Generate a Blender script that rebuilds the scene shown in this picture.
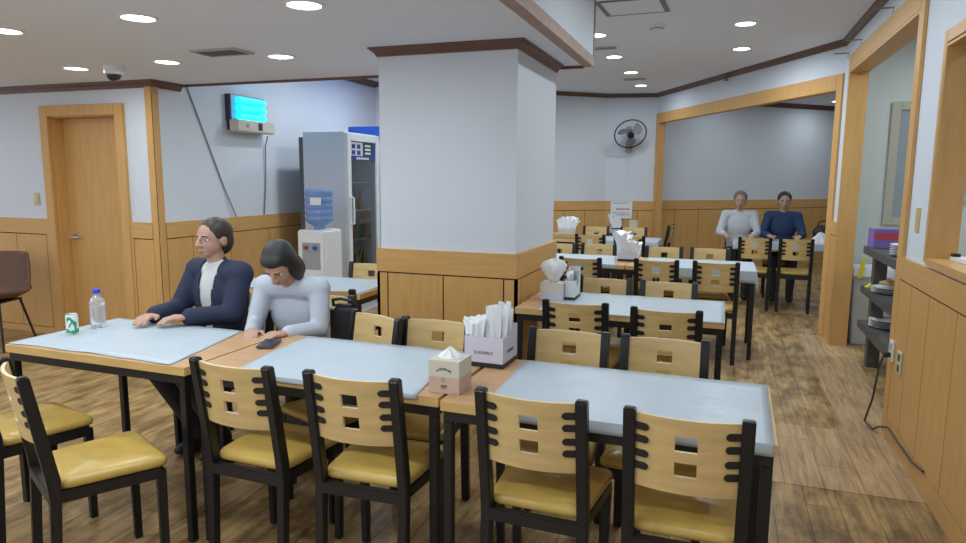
import bpy, bmesh, math, random
from mathutils import Vector, Matrix, noise
random.seed(7)
PI = math.pi
D = bpy.data
for o in list(D.objects): D.objects.remove(o, do_unlink=True)
S = bpy.context.scene
col = S.collection

# ------------------------------------------------------------------ camera
f_px, pitch, roll, yaw = 675.24, 0.139626, 0.0068414, 0.340312
fw = Vector((-math.sin(yaw), math.cos(yaw), 0)); rt = Vector((math.cos(yaw), math.sin(yaw), 0)); up = Vector((0, 0, 1))
w_ = fw*math.cos(pitch) - up*math.sin(pitch); u_ = up*math.cos(pitch) + fw*math.sin(pitch)
r3 = rt*math.cos(roll) + u_*math.sin(roll); u3 = u_*math.cos(roll) - rt*math.sin(roll)
cam = D.objects.new('camera', D.cameras.new('camera')); col.objects.link(cam)
m = Matrix((r3, u3, -w_)).transposed().to_4x4(); m.translation = (0, 0, 1.5)
cam.matrix_world = m
cam.data.sensor_width = 36; cam.data.lens = f_px/966*36; cam.data.clip_start = .05
S.camera = cam
# ------------------------------------------------------------------ world, exposure
W = D.worlds.new('world'); S.world = W; W.use_nodes = True
W.node_tree.nodes['Background'].inputs[0].default_value = (.86, .92, 1, 1)
W.node_tree.nodes['Background'].inputs[1].default_value = .82
S.view_settings.view_transform = 'Standard'; S.view_settings.look = 'None'
S.view_settings.exposure = 0.2; S.view_settings.gamma = 1; S.view_settings.use_curve_mapping = False
LAMP_W = 4.2            # watts of one downlight in the low ceiling
LAMP_H = 8.2            # in the high ceiling
LAMP_C = (.84, .945, 1.0)

# ------------------------------------------------------------------ materials
MATS = {}
def mat(name, color, rough=.5, metal=0, spec=.5, noise_amt=0, noise_scale=8, stretch=(1,1,1), bump=0, bump_scale=60, emit=None, emit_s=0, alpha=1, trans=0, coat=0, dark=None):
    if name in MATS: return MATS[name]
    M = D.materials.new(name); M.use_nodes = True; N = M.node_tree.nodes; L = M.node_tree.links
    b = N['Principled BSDF']
    b.inputs['Base Color'].default_value = (*color, 1); b.inputs['Roughness'].default_value = rough
    b.inputs['Metallic'].default_value = metal; b.inputs['Specular IOR Level'].default_value = spec
    b.inputs['Alpha'].default_value = alpha; b.inputs['Transmission Weight'].default_value = trans
    b.inputs['Coat Weight'].default_value = coat
    if emit:
        b.inputs['Emission Color'].default_value = (*emit, 1); b.inputs['Emission Strength'].default_value = emit_s
    tc = N.new('ShaderNodeTexCoord'); mp = N.new('ShaderNodeMapping'); mp.inputs['Scale'].default_value = stretch
    L.new(tc.outputs['Object'], mp.inputs[0])
    if noise_amt:
        n = N.new('ShaderNodeTexNoise'); n.inputs['Scale'].default_value = noise_scale; n.inputs['Detail'].default_value = 6
        L.new(mp.outputs[0], n.inputs['Vector'])
        cr = N.new('ShaderNodeValToRGB')
        lo = dark or tuple(c*(1-noise_amt) for c in color)
        cr.color_ramp.elements[0].position = .3; cr.color_ramp.elements[0].color = (*lo, 1)
        cr.color_ramp.elements[1].position = .7; cr.color_ramp.elements[1].color = (*[min(1, c*(1+noise_amt*.5)) for c in color], 1)
        L.new(n.outputs[0], cr.inputs[0]); L.new(cr.outputs[0], b.inputs['Base Color'])
    if bump:
        n2 = N.new('ShaderNodeTexNoise'); n2.inputs['Scale'].default_value = bump_scale; n2.inputs['Detail'].default_value = 4
        L.new(mp.outputs[0], n2.inputs['Vector'])
        bp = N.new('ShaderNodeBump'); bp.inputs['Strength'].default_value = bump; bp.inputs['Distance'].default_value = .01
        L.new(n2.outputs[0], bp.inputs['Height']); L.new(bp.outputs[0], b.inputs['Normal'])
    MATS[name] = M; return M

def floor_mat(name, base_a, base_b, wear, w=.145, l=1.1):
    M = D.materials.new(name); M.use_nodes = True; N = M.node_tree.nodes; L = M.node_tree.links
    b = N['Principled BSDF']; b.inputs['Roughness'].default_value = .42; b.inputs['Specular IOR Level'].default_value = .4
    tc = N.new('ShaderNodeTexCoord'); mp = N.new('ShaderNodeMapping'); mp.inputs['Rotation'].default_value = (0, 0, PI/2)
    L.new(tc.outputs['Object'], mp.inputs[0])
    br = N.new('ShaderNodeTexBrick'); br.offset = .37; br.inputs['Scale'].default_value = 1
    br.inputs['Brick Width'].default_value = l; br.inputs['Row Height'].default_value = w
    br.inputs['Mortar Size'].default_value = .0028; br.inputs['Mortar Smooth'].default_value = .3; br.inputs['Bias'].default_value = 0
    br.inputs['Color1'].default_value = (*base_a, 1); br.inputs['Color2'].default_value = (*base_b, 1)
    br.inputs['Mortar'].default_value = (base_a[0]*.45, base_a[1]*.42, base_a[2]*.4, 1)
    L.new(mp.outputs[0], br.inputs['Vector'])
    # long grain
    mp2 = N.new('ShaderNodeMapping'); mp2.inputs['Scale'].default_value = (14, 1.2, 1); L.new(tc.outputs['Object'], mp2.inputs[0])
    g = N.new('ShaderNodeTexNoise'); g.inputs['Scale'].default_value = 2.5; g.inputs['Detail'].default_value = 8; g.inputs['Distortion'].default_value = .8
    L.new(mp2.outputs[0], g.inputs['Vector'])
    cr = N.new('ShaderNodeValToRGB'); cr.color_ramp.elements[0].position = .32; cr.color_ramp.elements[0].color = (.50, .46, .43, 1)
    cr.color_ramp.elements[1].position = .66; cr.color_ramp.elements[1].color = (1.12, 1.1, 1.06, 1)
    L.new(g.outputs[0], cr.inputs[0])
    mx = N.new('ShaderNodeMix'); mx.data_type = 'RGBA'; mx.blend_type = 'MULTIPLY'; mx.inputs[0].default_value = .75
    L.new(br.outputs[0], mx.inputs[6]); L.new(cr.outputs[0], mx.inputs[7])
    # blotchy wear
    mp3 = N.new('ShaderNodeMapping'); mp3.inputs['Scale'].default_value = (2.2, .9, 1); L.new(tc.outputs['Object'], mp3.inputs[0])
    g2 = N.new('ShaderNodeTexNoise'); g2.inputs['Scale'].default_value = 4.2; g2.inputs['Detail'].default_value = 7; g2.inputs['Roughness'].default_value = .65
    L.new(mp3.outputs[0], g2.inputs['Vector'])
    cr2 = N.new('ShaderNodeValToRGB'); cr2.color_ramp.elements[0].position = .38; cr2.color_ramp.elements[0].color = (.40, .36, .33, 1)
    cr2.color_ramp.elements[1].position = .58; cr2.color_ramp.elements[1].color = (1.05, 1.05, 1.05, 1)
    L.new(g2.outputs[0], cr2.inputs[0])
    mx2 = N.new('ShaderNodeMix'); mx2.data_type = 'RGBA'; mx2.blend_type = 'MULTIPLY'; mx2.inputs[0].default_value = wear
    L.new(mx.outputs[2], mx2.inputs[6]); L.new(cr2.outputs[0], mx2.inputs[7])
    L.new(mx2.outputs[2], b.inputs['Base Color'])
    bp = N.new('ShaderNodeBump'); bp.inputs['Strength'].default_value = .12; bp.inputs['Distance'].default_value = .005
    L.new(g.outputs[0], bp.inputs['Height']); L.new(bp.outputs[0], b.inputs['Normal'])
    return M

WALL = mat('wall_paint', (.69, .735, .81), .85, bump=.06, bump_scale=180)
CEIL = mat('ceiling_paint', (.80, .86, .985), .85)
KWALL = mat('kitchen_paint', (.70, .74, .70), .7)
WOOD = mat('panel_wood', (.66, .378, .135), .45, noise_amt=.085, noise_scale=5, stretch=(6, 6, .8), spec=.35)
WOODH = mat('panel_wood_crosswise', (.66, .378, .135), .45, noise_amt=.085, noise_scale=5, stretch=(.8, .8, 9), spec=.35)
GROOVE = mat('groove_dark', (.035, .022, .015), .8)
CROWN = mat('crown_brown', (.155, .080, .060), .42, noise_amt=.2, noise_scale=12, stretch=(1, 1, 6))
SOFT = mat('soffit_trim_wood', (.37, .24, .185), .5, noise_amt=.2, noise_scale=10, stretch=(4, 1, 4))
PLY = mat('chair_plywood', (.67, .48, .215), .38, noise_amt=.13, noise_scale=5, stretch=(1.2, 6, 9), spec=.4)
PLYE = mat('chair_plywood_edge', (.74, .60, .38), .5)
VINYL = mat('gold_vinyl', (.60, .405, .098), .30, noise_amt=.16, noise_scale=9, bump=.08, bump_scale=35, spec=.5)
BLACK = mat('black_steel', (.012, .012, .014), .38, spec=.45)
BLACKP = mat('black_plastic', (.015, .015, .016), .55)
TOPW = mat('table_wood', (.56, .33, .17), .4, noise_amt=.12, noise_scale=6, stretch=(1, 9, 1))
TOPE = mat('table_edge_wood', (.66, .43, .17), .45, noise_amt=.1, noise_scale=8, stretch=(1, 1, 8))
COVER = mat('white_table_sheet', (.475, .545, .615), .38, bump=.5, bump_scale=9, spec=.4)
WHITE = mat('white_plastic', (.78, .79, .80), .4)
PAPER = mat('white_paper', (.80, .82, .84), .8, bump=.1, bump_scale=90)
STEEL = mat('steel', (.55, .56, .57), .3, metal=1)
LIGHTM = mat('lamp_diffuser', (.9, .9, .9), .5, emit=(.95, .98, 1), emit_s=9)
GLASSY = mat('clear_glass', (.85, .92, .95), .04, trans=1, spec=.5)
FLOOR = floor_mat('worn_plank_floor', (.52, .35, .155), (.42, .285, .13), .85)
FLOOR2 = floor_mat('new_plank_floor', (.60, .405, .225), (.50, .34, .195), .15, w=.18, l=.95)

# ------------------------------------------------------------------ mesh helpers
class MB:
    def __init__(s): s.bm = bmesh.new()
    def _add(s, vs, fs):
        v = [s.bm.verts.new(p) for p in vs]
        for f in fs:
            try: s.bm.faces.new([v[i] for i in f])
            except ValueError: pass
        return v
    def box(s, x0, x1, y0, y1, z0, z1, M=None):
        P = [Vector((x, y, z)) for z in (z0, z1) for y in (y0, y1) for x in (x0, x1)]
        if M: P = [M @ p for p in P]
        s._add(P, [(0,2,3,1),(4,5,7,6),(0,1,5,4),(2,6,7,3),(0,4,6,2),(1,3,7,5)]); return s
    def hexa(s, P):
        s._add([Vector(p) for p in P], [(0,2,3,1),(4,5,7,6),(0,1,5,4),(2,6,7,3),(0,4,6,2),(1,3,7,5)]); return s
    def prism(s, poly, ext):
        n = len(poly); e = Vector(ext); P = [Vector(p) for p in poly] + [Vector(p)+e for p in poly]
        s._add(P, [tuple(range(n))[::-1], tuple(range(n, 2*n))] + [(i, (i+1) % n, n+(i+1) % n, n+i) for i in range(n)]); return s
    def cyl(s, p0, p1, r0, r1=None, seg=16, caps=True):
        r1 = r0 if r1 is None else r1; p0, p1 = Vector(p0), Vector(p1); d = (p1-p0).normalized()
        a = d.orthogonal().normalized(); b = d.cross(a)
        P = [p + (a*math.cos(2*PI*i/seg)+b*math.sin(2*PI*i/seg))*r for p, r in ((p0, r0), (p1, r1)) for i in range(seg)]
        F = [(i, (i+1) % seg, seg+(i+1) % seg, seg+i) for i in range(seg)]
        if caps: F += [tuple(range(seg))[::-1], tuple(range(seg, 2*seg))]
        s._add(P, F); return s
    def tube(s, pts, r, seg=8):
        pts = [Vector(p) for p in pts]; rings = []; a = None
        for i, p in enumerate(pts):
            d = (pts[min(i+1, len(pts)-1)]-pts[max(i-1, 0)]).normalized()
            a = d.orthogonal().normalized() if a is None else (a-d*a.dot(d)).normalized()
            b = d.cross(a); rings.append([s.bm.verts.new(p+(a*math.cos(2*PI*k/seg)+b*math.sin(2*PI*k/seg))*r) for k in range(seg)])
        for A, B in zip(rings, rings[1:]):
            for k in range(seg): s.bm.faces.new((A[k], A[(k+1) % seg], B[(k+1) % seg], B[k]))
        s.bm.faces.new(rings[0][::-1]); s.bm.faces.new(rings[-1]); return s
    def lathe(s, prof, c=(0, 0, 0), seg=24, M=None):
        c = Vector(c); rings = []
        for r, z in prof:
            ring = []
            for k in range(seg):
                p = Vector((r*math.cos(2*PI*k/seg), r*math.sin(2*PI*k/seg), z))
                if M: p = M @ p
                ring.append(s.bm.verts.new(p+c))
            rings.append(ring)
        for A, B in zip(rings, rings[1:]):
            for k in range(seg): s.bm.faces.new((A[k], A[(k+1) % seg], B[(k+1) % seg], B[k]))
        s.bm.faces.new(rings[0][::-1]); s.bm.faces.new(rings[-1]); return s
    def loft(s, rings, cap=True):
        R = [[s.bm.verts.new(Vector(p)) for p in r] for r in rings]; n = len(R[0])
        for A, B in zip(R, R[1:]):
            for k in range(n): s.bm.faces.new((A[k], A[(k+1) % n], B[(k+1) % n], B[k]))
        if cap: s.bm.faces.new(R[0][::-1]); s.bm.faces.new(R[-1])
        return s
    def ell(s, c, r, M=None, seg=20, rings=12):
        c = Vector(c); R = []
        for i in range(1, rings):
            t = PI*i/rings; ring = []
            for k in range(seg):
                p = Vector((r[0]*math.sin(t)*math.cos(2*PI*k/seg), r[1]*math.sin(t)*math.sin(2*PI*k/seg), -r[2]*math.cos(t)))
                if M: p = M @ p
                ring.append(s.bm.verts.new(p+c))
            R.append(ring)
        for A, B in zip(R, R[1:]):
            for k in range(seg): s.bm.faces.new((A[k], A[(k+1) % seg], B[(k+1) % seg], B[k]))
        for ring, z, rev in ((R[0], -r[2], True), (R[-1], r[2], False)):
            p = Vector((0, 0, z)); p = (M @ p if M else p)+c; v = s.bm.verts.new(p)
            for k in range(seg):
                q = (ring[k], ring[(k+1) % seg], v); s.bm.faces.new(q[::-1] if rev else q)
        return s
    def cap(s, p0, p1, r0, r1):
        s.cyl(p0, p1, r0, r1, 14); s.ell(p0, (r0,)*3, seg=14, rings=8); s.ell(p1, (r1,)*3, seg=14, rings=8); return s
    def build(s, name, material, parent=None, bevel=0, smooth=False, seg=2, angle=35):
        bmesh.ops.recalc_face_normals(s.bm, faces=s.bm.faces)
        if bevel:
            ed = [e for e in s.bm.edges if len(e.link_faces) == 2 and e.calc_face_angle(0) > .6]
            bmesh.ops.bevel(s.bm, geom=ed, offset=bevel, segments=seg, affect='EDGES', clamp_overlap=True)
        me = D.meshes.new(name); s.bm.to_mesh(me); s.bm.free()
        me.materials.append(material)
        if smooth or bevel:
            for p in me.polygons: p.use_smooth = True
            try: me.set_sharp_from_angle(angle=math.radians(angle))
            except Exception: pass
        o = D.objects.new(name, me); col.objects.link(o)
        if parent: o.parent = parent
        return o
def box(name, m, x0, x1, y0, y1, z0, z1, parent=None, bevel=0):
    return MB().box(x0, x1, y0, y1, z0, z1).build(name, m, parent, bevel)
def tag(o, label, cat, group=None):
    o['label'] = label; o['category'] = cat
    if group: o['group'] = group
    return o
def thing(name, label, cat, loc=(0, 0, 0), rz=0, group=None):
    o = D.objects.new(name, None); col.objects.link(o); o.location = loc; o.rotation_euler = (0, 0, rz); o.empty_display_size = .05
    return tag(o, label, cat, group)
def struct(o): o['kind'] = 'structure'; return o
def sbox(name, m, *a, parent=None, bevel=0): return struct(box(name, m, *a, parent=parent, bevel=bevel))
def copy_tree(o, parent=None):
    c = o.copy(); col.objects.link(c)
    if parent: c.parent = parent; c.matrix_parent_inverse = o.matrix_parent_inverse.copy()
    for ch in list(o.children): copy_tree(ch, c)
    return c
def text_mesh(txt, size, m, name, parent, M, extrude=.0006):
    cu = D.curves.new('lettering', 'FONT'); cu.body = txt; cu.size = size; cu.extrude = extrude; cu.align_x = 'CENTER'; cu.align_y = 'CENTER'
    t = D.objects.new('tmp', cu); col.objects.link(t); bpy.context.view_layer.update()
    me = D.meshes.new_from_object(t.evaluated_get(bpy.context.evaluated_depsgraph_get())); D.objects.remove(t)
    me.materials.clear(); me.materials.append(m); me.transform(M)
    o = D.objects.new(name, me); col.objects.link(o); o.parent = parent; return o

# ================================================================== SETTING
ZL, ZH = 2.28, 2.76
XW, YD, XR = -4.56, 4.54, .985           # left recess wall, door wall, right wall
# floor
sbox('floor', FLOOR, -9, 5, -2, 17, -.1, 0)
p = MB(); p.prism([(.75, 3.50, .0005), (.985, 3.50, .0005), (1.16, 6.9, .0005), (1.16, 7.1, .0005), (.75, 7.1, .0005)], (0, 0, .0015)); struct(p.build('floor', FLOOR2))
p = MB(); p.prism([(-.05, 3.50, .0005), (.75, 3.50, .0005), (.75, 4.40, .0005), (-.05, 4.40, .0005)], (0, 0, .0015)); struct(p.build('floor', FLOOR2))
# ceilings: low part on the left, high part on the right and behind
sbox('ceiling', CEIL, -9, -.915, -2, 4.86, ZL, ZH+.04)
sbox('ceiling', CEIL, -9, 5, -2, 17, ZH, ZH+.1)
# soffit edge trim
sf = MB(); sf.box(-.978, -.909, -2, 4.865, ZL-.012, ZL+.055); struct(sf.build('trim_1', SOFT))
struct(MB().box(-.925, -.905, 4.83, 4.868, ZL+.055, ZH).build('trim_2', SOFT))
struct(MB().box(XW, -.978, 4.855, 4.872, ZL-.02, ZL+.03).build('trim_3', CROWN))
# bright painted face on the step between the two ceilings
sbox('wall_soffit', WALL, -.914, -.911, -2, 4.86, ZL+.05, ZH)

def crown(pts, z, h, d, name, m=CROWN, nrm=None):
    """moulding running along the wall foot line pts, d = projection to the left of travel"""
    P = [Vector((x, y, 0)) for x, y in pts]; rings = []
    prof = [(0, -h), (.18*d, -h), (.25*d, -h*.86), (.45*d, -h*.55), (.8*d, -h*.3), (.85*d, -h*.18), (d, -h*.16), (d, 0), (0, 0)]
    for i, p in enumerate(P):
        ns = []
        if i: t = (p-P[i-1]).normalized(); ns.append(Vector((-t.y, t.x, 0)))
        if i < len(P)-1: t = (P[i+1]-p).normalized(); ns.append(Vector((-t.y, t.x, 0)))
        n = sum(ns, Vector()).normalized(); k = 1/max(.3, n.dot(ns[0]))
        rings.append([p+n*(a*k)+Vector((0, 0, z+b)) for a, b in prof])
    b = MB(); b.loft(rings); return struct(b.build(name, m))

def wainscot(x, y0y1, name): pass
def panel_run(A, B, top, band, skirt, gaps, n, name, t=.018, groove=.009, stile=(.0, .0)):
    """wood panelling from A to B (floor points), n = facing direction. gaps = distances of the vertical grooves"""
    A, B = Vector((*A, 0)), Vector((*B, 0)); u = (B-A).normalized(); Lh = (B-A).length; n = Vector((*n, 0)).normalized()
    M = Matrix((( u.x, n.x, 0, A.x), (u.y, n.y, 0, A.y), (0, 0, 1, 0), (0, 0, 0, 1)))
    root = struct(MB().box(0, Lh, .0005, t-.008, 0, top-.01, M).build(name, GROOVE))
    v = MB(); h = MB()
    h.box(0, Lh, .001, t+.004, band, top, M)
    h.box(0, Lh, .001, t, 0, skirt-groove*.7, M)
    g = [stile[0]] + list(gaps) + [Lh-stile[1]]
    if stile[0]: v.box(0, stile[0]-groove/2, .001, t, skirt-groove*.7, band, M)
    if stile[1]: v.box(Lh-stile[1]+groove/2, Lh, .001, t, skirt-groove*.7, band, M)
    for a, b in zip(g, g[1:]): v.box(a+(groove/2 if a else 0), b-(groove/2 if b < Lh else 0), .001, t, skirt, band-groove, M)
    v.build('panels', WOOD, root); h.build('rail', WOODH, root)
    return root

# --- left wall with the door (faces -Y)
dx0, dx1, dtop = -5.845, -4.868, 2.10
w = MB(); w.box(-9, dx0+.05, YD, YD+.3, 0, ZL); w.box(dx1-.05, XW, YD, YD+.3, 0, ZL); w.box(dx0+.05, dx1-.05, YD, YD+.3, dtop-.05, ZL)
struct(w.build('wall_left', WALL))
panel_run((-9, YD), (dx0, YD), 1.086, .948, .068, [.35, .85, 1.35, 1.85, 2.33, 2.72], (0, -1), 'trim_4', stile=(0, .045))
panel_run((dx1, YD), (XW-.065, YD), 1.086, .948, .068, [], (0, -1), 'trim_5', stile=(.03, .0))
# door casing, reveal and leaf
d = MB(); cw = .095
d.box(dx0, dx0+cw, YD-.03, YD, 0, dtop); d.box(dx1-cw, dx1, YD-.03, YD, 0, dtop); d.box(dx0+cw, dx1-cw, YD-.03, YD, dtop-cw, dtop)
door = struct(d.build('door_1', WOOD, bevel=.003))
d = MB(); d.box(dx0+.05, dx0+cw+.008, YD, YD+.16, 0, dtop-.05); d.box(dx1-cw-.008, dx1-.05, YD, YD+.16, 0, dtop-.05); d.box(dx0+.05, dx1-.05, YD, YD+.16, dtop-cw-.008, dtop-.05)
d.build('door_reveal', WOOD, door)
leaf = box('door_leaf', WOOD, dx0+cw+.012, dx1-cw-.012, YD+.11, YD+.15, .008, dtop-cw-.012, door)
k = MB(); k.cyl((dx0+cw+.075, YD+.11, .92), (dx0+cw+.075, YD+.10, .92), .028); k.cyl((dx0+cw+.075, YD+.10, .92), (dx0+cw+.075, YD+.055, .92), .011)
k.cyl((dx0+cw+.06, YD+.058, .92), (dx0+cw+.18, YD+.062, .915), .011, .009); k.build('door_handle', STEEL, leaf, smooth=True)
# corner post, low ceiling crown
pc = MB(); pc.box(XW-.07, XW+.008, YD-.012, YD, 0, ZL-.05); pc.box(XW, XW+.012, YD-.012, YD+.055, 0, ZL-.05); struct(pc.build('trim_6', WOOD))
crown([(-9, YD)[::1], (XW, YD), (XW, 4.86)][::-1], ZL, .06, .05, 'trim_7')
# --- recess wall (faces +X)
sbox('wall_recess', WALL, XW-.15, XW, YD+.3, 8.5, 0, ZH)
panel_run((XW, 8.4), (XW, YD+.06), 1.086, .948, .068, [.6, 1.2, 1.8, 2.4, 3.0, 3.5], (1, 0), 'trim_8')
crown([(XW, 8.43), (XW, 4.87)], ZH, .075, .06, 'trim_9')
# --- column
cx0, cx1, cy0, cy1 = -2.06, -1.160, 3.853, 4.80
sbox('wall_column', WALL, cx0, cx1, cy0, cy1, 0, ZL)
panel_run((cx0-.02, cy0), (cx1+.02, cy0), 1.041, .895, .07, [.075, .46, .855], (0, -1), 'trim_10', t=.02)
panel_run((cx1, cy0-.02), (cx1, cy1+.02), 1.041, .895, .07, [.08, .46, .87], (1, 0), 'trim_11', t=.02)
panel_run((cx0, cy1+.02), (cx0, cy0-.02), 1.041, .895, .07, [.08, .5, .9], (-1, 0), 'trim_12', t=.02)
crown([(cx0, cy1), (cx0, cy0), (cx1, cy0), (cx1, cy1)][::-1], ZL, .052, .05, 'trim_13')

# --- right wall (faces -X) with the passage opening and the hatch window
yo0, yo1, wt = 4.46, 6.74, .11      # passage
yw0, yw1, zw0, zw1 = 1.9, 3.90, 1.11, 2.15     # service window
r = MB()
r.box(XR, XR+wt, -2, yw0, 0, ZH); r.box(XR, XR+wt, yw0, yw1, 0, zw0); r.box(XR, XR+wt, yw0, yw1, zw1, ZH)
r.box(XR, XR+wt, yw1, yo0, 0, ZH); r.box(XR, XR+wt, yo0, yo1, 2.44, ZH); r.box(XR, XR+wt, yo1, 7.3, 0, ZH)
struct(r.build('wall_right', WALL))
crown([(XR, -2), (XR, 7.11)], ZH-.0, .055, .042, 'trim_14')
# passage casing
c = MB(); t = .02
c.box(XR-t, XR, yo0-.09, yo0+.005, 0, 2.565); c.box(XR-t, XR, yo1-.005, yo1+.035, 0, 2.565); c.box(XR-t, XR, yo0+.005, yo1-.005, 2.43, 2.565)
cs = struct(c.build('door_2', WOOD, bevel=.003))
c = MB(); c.box(XR-t, XR+wt+.02, yo0, yo0+.02, 0, 2.43); c.box(XR-t, XR+wt+.02, yo1-.02, yo1, 0, 2.43); c.box(XR-t, XR+wt+.02, yo0+.02, yo1-.02, 2.41, 2.43)
c.build('door_lining', WOOD, cs)
# service window casing and sill
c = MB(); c.box(XR-t, XR, yw1-.01, yw1+.045, zw0-.02, zw1+.06); c.box(XR-t, XR, yw0-.05, yw1-.01, zw1-.01, zw1+.06); c.box(XR-t, XR, yw0-.05, yw0, zw0-.02, zw1+.06)
cs = struct(c.build('window_1', WOOD, bevel=.003))
c = MB(); c.box(XR-t, XR+wt, yw1-.02, yw1, zw0, zw1); c.box(XR-t, XR+wt, yw0, yw1-.02, zw1-.02, zw1); c.build('window_lining', WOOD, cs)
c = MB(); c.box(XR-.025, XR+wt+.03, yw0, yw1-.02, zw0-.03, zw0+.004); c.build('window_sill', WOODH, cs)
panel_run((XR, -1.9), (XR, 4.37), 1.065, .945, .115, [5.0-.42*i for i in range(11, -1, -1)][0:0]+[.9, 1.4, 1.9, 2.4, 2.9, 3.4, 3.9, 4.4, 4.83, 5.25, 5.67, 6.0], (-1, 0), 'trim_15')
panel_run((XR, 6.82), (XR, 7.1), 1.11, .99, .1, [], (-1, 0), 'trim_16')

# --- far oblique partition with the wide opening
Cc, Dd = Vector((-1.019, 10.735, 0)), Vector((.985, 7.11, 0)); U = (Dd-Cc).normalized(); Lp = (Dd-Cc).length; Nn = Vector((-U.y, U.x, 0))
if Nn.y > 0: Nn = -Nn
MP = Matrix(((U.x, -Nn.x, 0, Cc.x), (U.y, -Nn.y, 0, Cc.y), (0, 0, 1, 0), (0, 0, 0, 1)))   # local: s along, q away from the room, z
b = MB(); b.box(0, .04, 0, .06, 0, ZH, MP); b.box(4.13, Lp, 0, .06, 0, ZH, MP); b.box(.04, 4.13, 0, .06, 2.44, ZH, MP); struct(b.build('wall_partition', WALL))
b = MB(); b.box(.02, .13, -.02, 0, 0, 2.46, MP); b.box(4.06, 4.138, -.02, 0, 0, 2.46, MP); b.box(.13, 4.06, -.02, 0, 2.315, 2.46, MP)
cs = struct(b.build('door_3', WOOD, bevel=.003))
b = MB(); b.box(.04, .13, 0, .08, 0, 2.44, MP); b.box(4.06, 4.13, 0, .08, 0, 2.44, MP); b.box(.13, 4.06, 0, .08, 2.315, 2.44, MP); b.build('door_lining', WOOD, cs)
def P3(v): return (v.x, v.y)
crown([P3(Dd), P3(Cc), (-1.748, 10.593), (-4.56, 8.43)][::1], ZH, .058, .045, 'trim_17')
# --- far walls
def vwall(A, B, t, name, m=WALL, z1=ZH):
    A, B = Vector((*A, 0)), Vector((*B, 0)); u = (B-A).normalized(); n = Vector((-u.y, u.x, 0))
    b = MB(); b.prism([A, B, B+n*t, A+n*t], (0, 0, z1)); return struct(b.build(name, m))
vwall((-1.0, 10.735), (-1.748, 10.593), -.12, 'wall_back')
vwall((-1.748, 10.593), (-4.7, 8.32), -.12, 'wall_angled')
panel_run((-1.748, 10.593), P3(Cc), 1.14, 1.0, .07, [.28, .5], Vector((.19, -.98)), 'trim_18')
uu = (Vector((-4.56, 8.43))-Vector((-1.748, 10.593))).normalized()
panel_run((-4.56, 8.43), (-1.748, 10.593), 1.14, 1.0, .07, [.5, 1, 1.5, 2, 2.5, 2.85, 3.2], Vector((.61, -.79)), 'trim_19')
# room beyond the partition
RA, RB = Vector((-1.0, 11.0)), Vector((3.6, 15.23))
vwall(RA, RB, .12, 'wall_beyond')
panel_run(RA, RB, 1.145, 1.0, .07, [.35+.48*i for i in range(12)], Vector((.68, -.735)), 'trim_20')
crown([tuple(RB), tuple(RA)], ZH-.0, .075, .06, 'trim_21')
vwall((3.6, 15.3), (4.6, 7.2), .12, 'wall_far_side')
# --- kitchen behind the right wall
sbox('wall_kitchen', KWALL, XR+wt, 3.2, 7.2, 7.32, 0, ZH)
sbox('wall_kitchen_side', KWALL, 3.1, 3.2, -2, 7.2, 0, ZH)
def framed_pane(name, x0, x1, z0, z1):
    fr = MB(); e = .075; Y0, Y1 = 7.17, 7.2
    fr.box(x0, x0+e, Y0, Y1, z0, z1); fr.box(x1-e, x1, Y0, Y1, z0, z1); fr.box(x0+e, x1-e, Y0, Y1, z0, z0+e); fr.box(x0+e, x1-e, Y0, Y1, z1-e, z1)
    o = struct(fr.build(name, mat('beige_frame', (.50, .47, .38), .5), bevel=.004))
    box('pane', mat('pane_glass', (.34, .38, .43), .08, spec=.6), x0+e, x1-e, 7.188, 7.198, z0+e, z1-e, o)
    return o
framed_pane('window_2', 1.40, 1.84, 1.08, 2.2)
framed_pane('window_3', 1.90, 2.5, 1.30, 2.2)

# ================================================================== CEILING FIXTURES
lampdata = D.lights.new('downlight', 'AREA'); lampdata.shape = 'DISK'; lampdata.size = .13; lampdata.energy = LAMP_W; lampdata.color = LAMP_C; lampdata.spread = math.radians(175)
lampdata_h = lampdata.copy(); lampdata_h.energy = LAMP_H
def make_light():
    t = thing('ceiling_downlight', '', 'ceiling light')
    MB().lathe([(.062, -.002), (.066, -.009), (.074, -.008), (.08, -.001), (.08, 0), (.062, 0)], seg=28).build('trim_ring', WHITE, t, smooth=True)
    MB().lathe([(.001, -.004), (.05, -.004), (.063, -.003), (.063, -.001), (.001, -.001)], seg=28).build('diffuser', LIGHTM, t)
    l = D.objects.new('lamp', lampdata); col.objects.link(l); l.parent = t; l.location = (0, 0, -.012)
    return t
proto = make_light(); used = [False]
def light(x, y, z, label, group):
    o = proto if not used[0] else copy_tree(proto); used[0] = True
    o.location = (x, y, z); o['label'] = label; o['group'] = group; o.scale = (1.22, 1.22, 1)
    if z > 2.5 and y < 7.6:
        for c in o.children:
            if c.type == 'LIGHT': c.data = lampdata_h
    return o
GL, GH = 'downlights in the low ceiling', 'downlights in the high ceiling'
light(-1.866, 2.781, ZL, 'round lit downlight cut by the top edge, above the middle of the low ceiling', GL)
light(-2.814, 2.744, ZL, 'large round lit downlight in the front row, second from the left', GL)
light(-3.773, 2.756, ZL, 'round lit downlight cut by the left edge of the low ceiling', GL)
light(-4.596, 3.874, ZL, 'round lit downlight above the door, left of the dome camera', GL)
light(-3.711, 3.847, ZL, 'round lit downlight just right of the dome camera', GL)
light(-2.808, 3.901, ZL, 'round lit downlight right of the grey ceiling vent', GL)
for x in (-6.7,): light(x, 3.4, ZL, 'round downlight of the low ceiling left of the frame', GL)
for x in (-1.0-.35, -1.914, -2.886, -3.87, -4.8, -5.8):
    for y in (1.65, .45, -.8): light(x, y, ZL, 'round downlight of the low ceiling near the viewer', GL)
light(.091, 6.152, ZH, 'round lit downlight nearest on the right of the high ceiling', GH)
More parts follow.
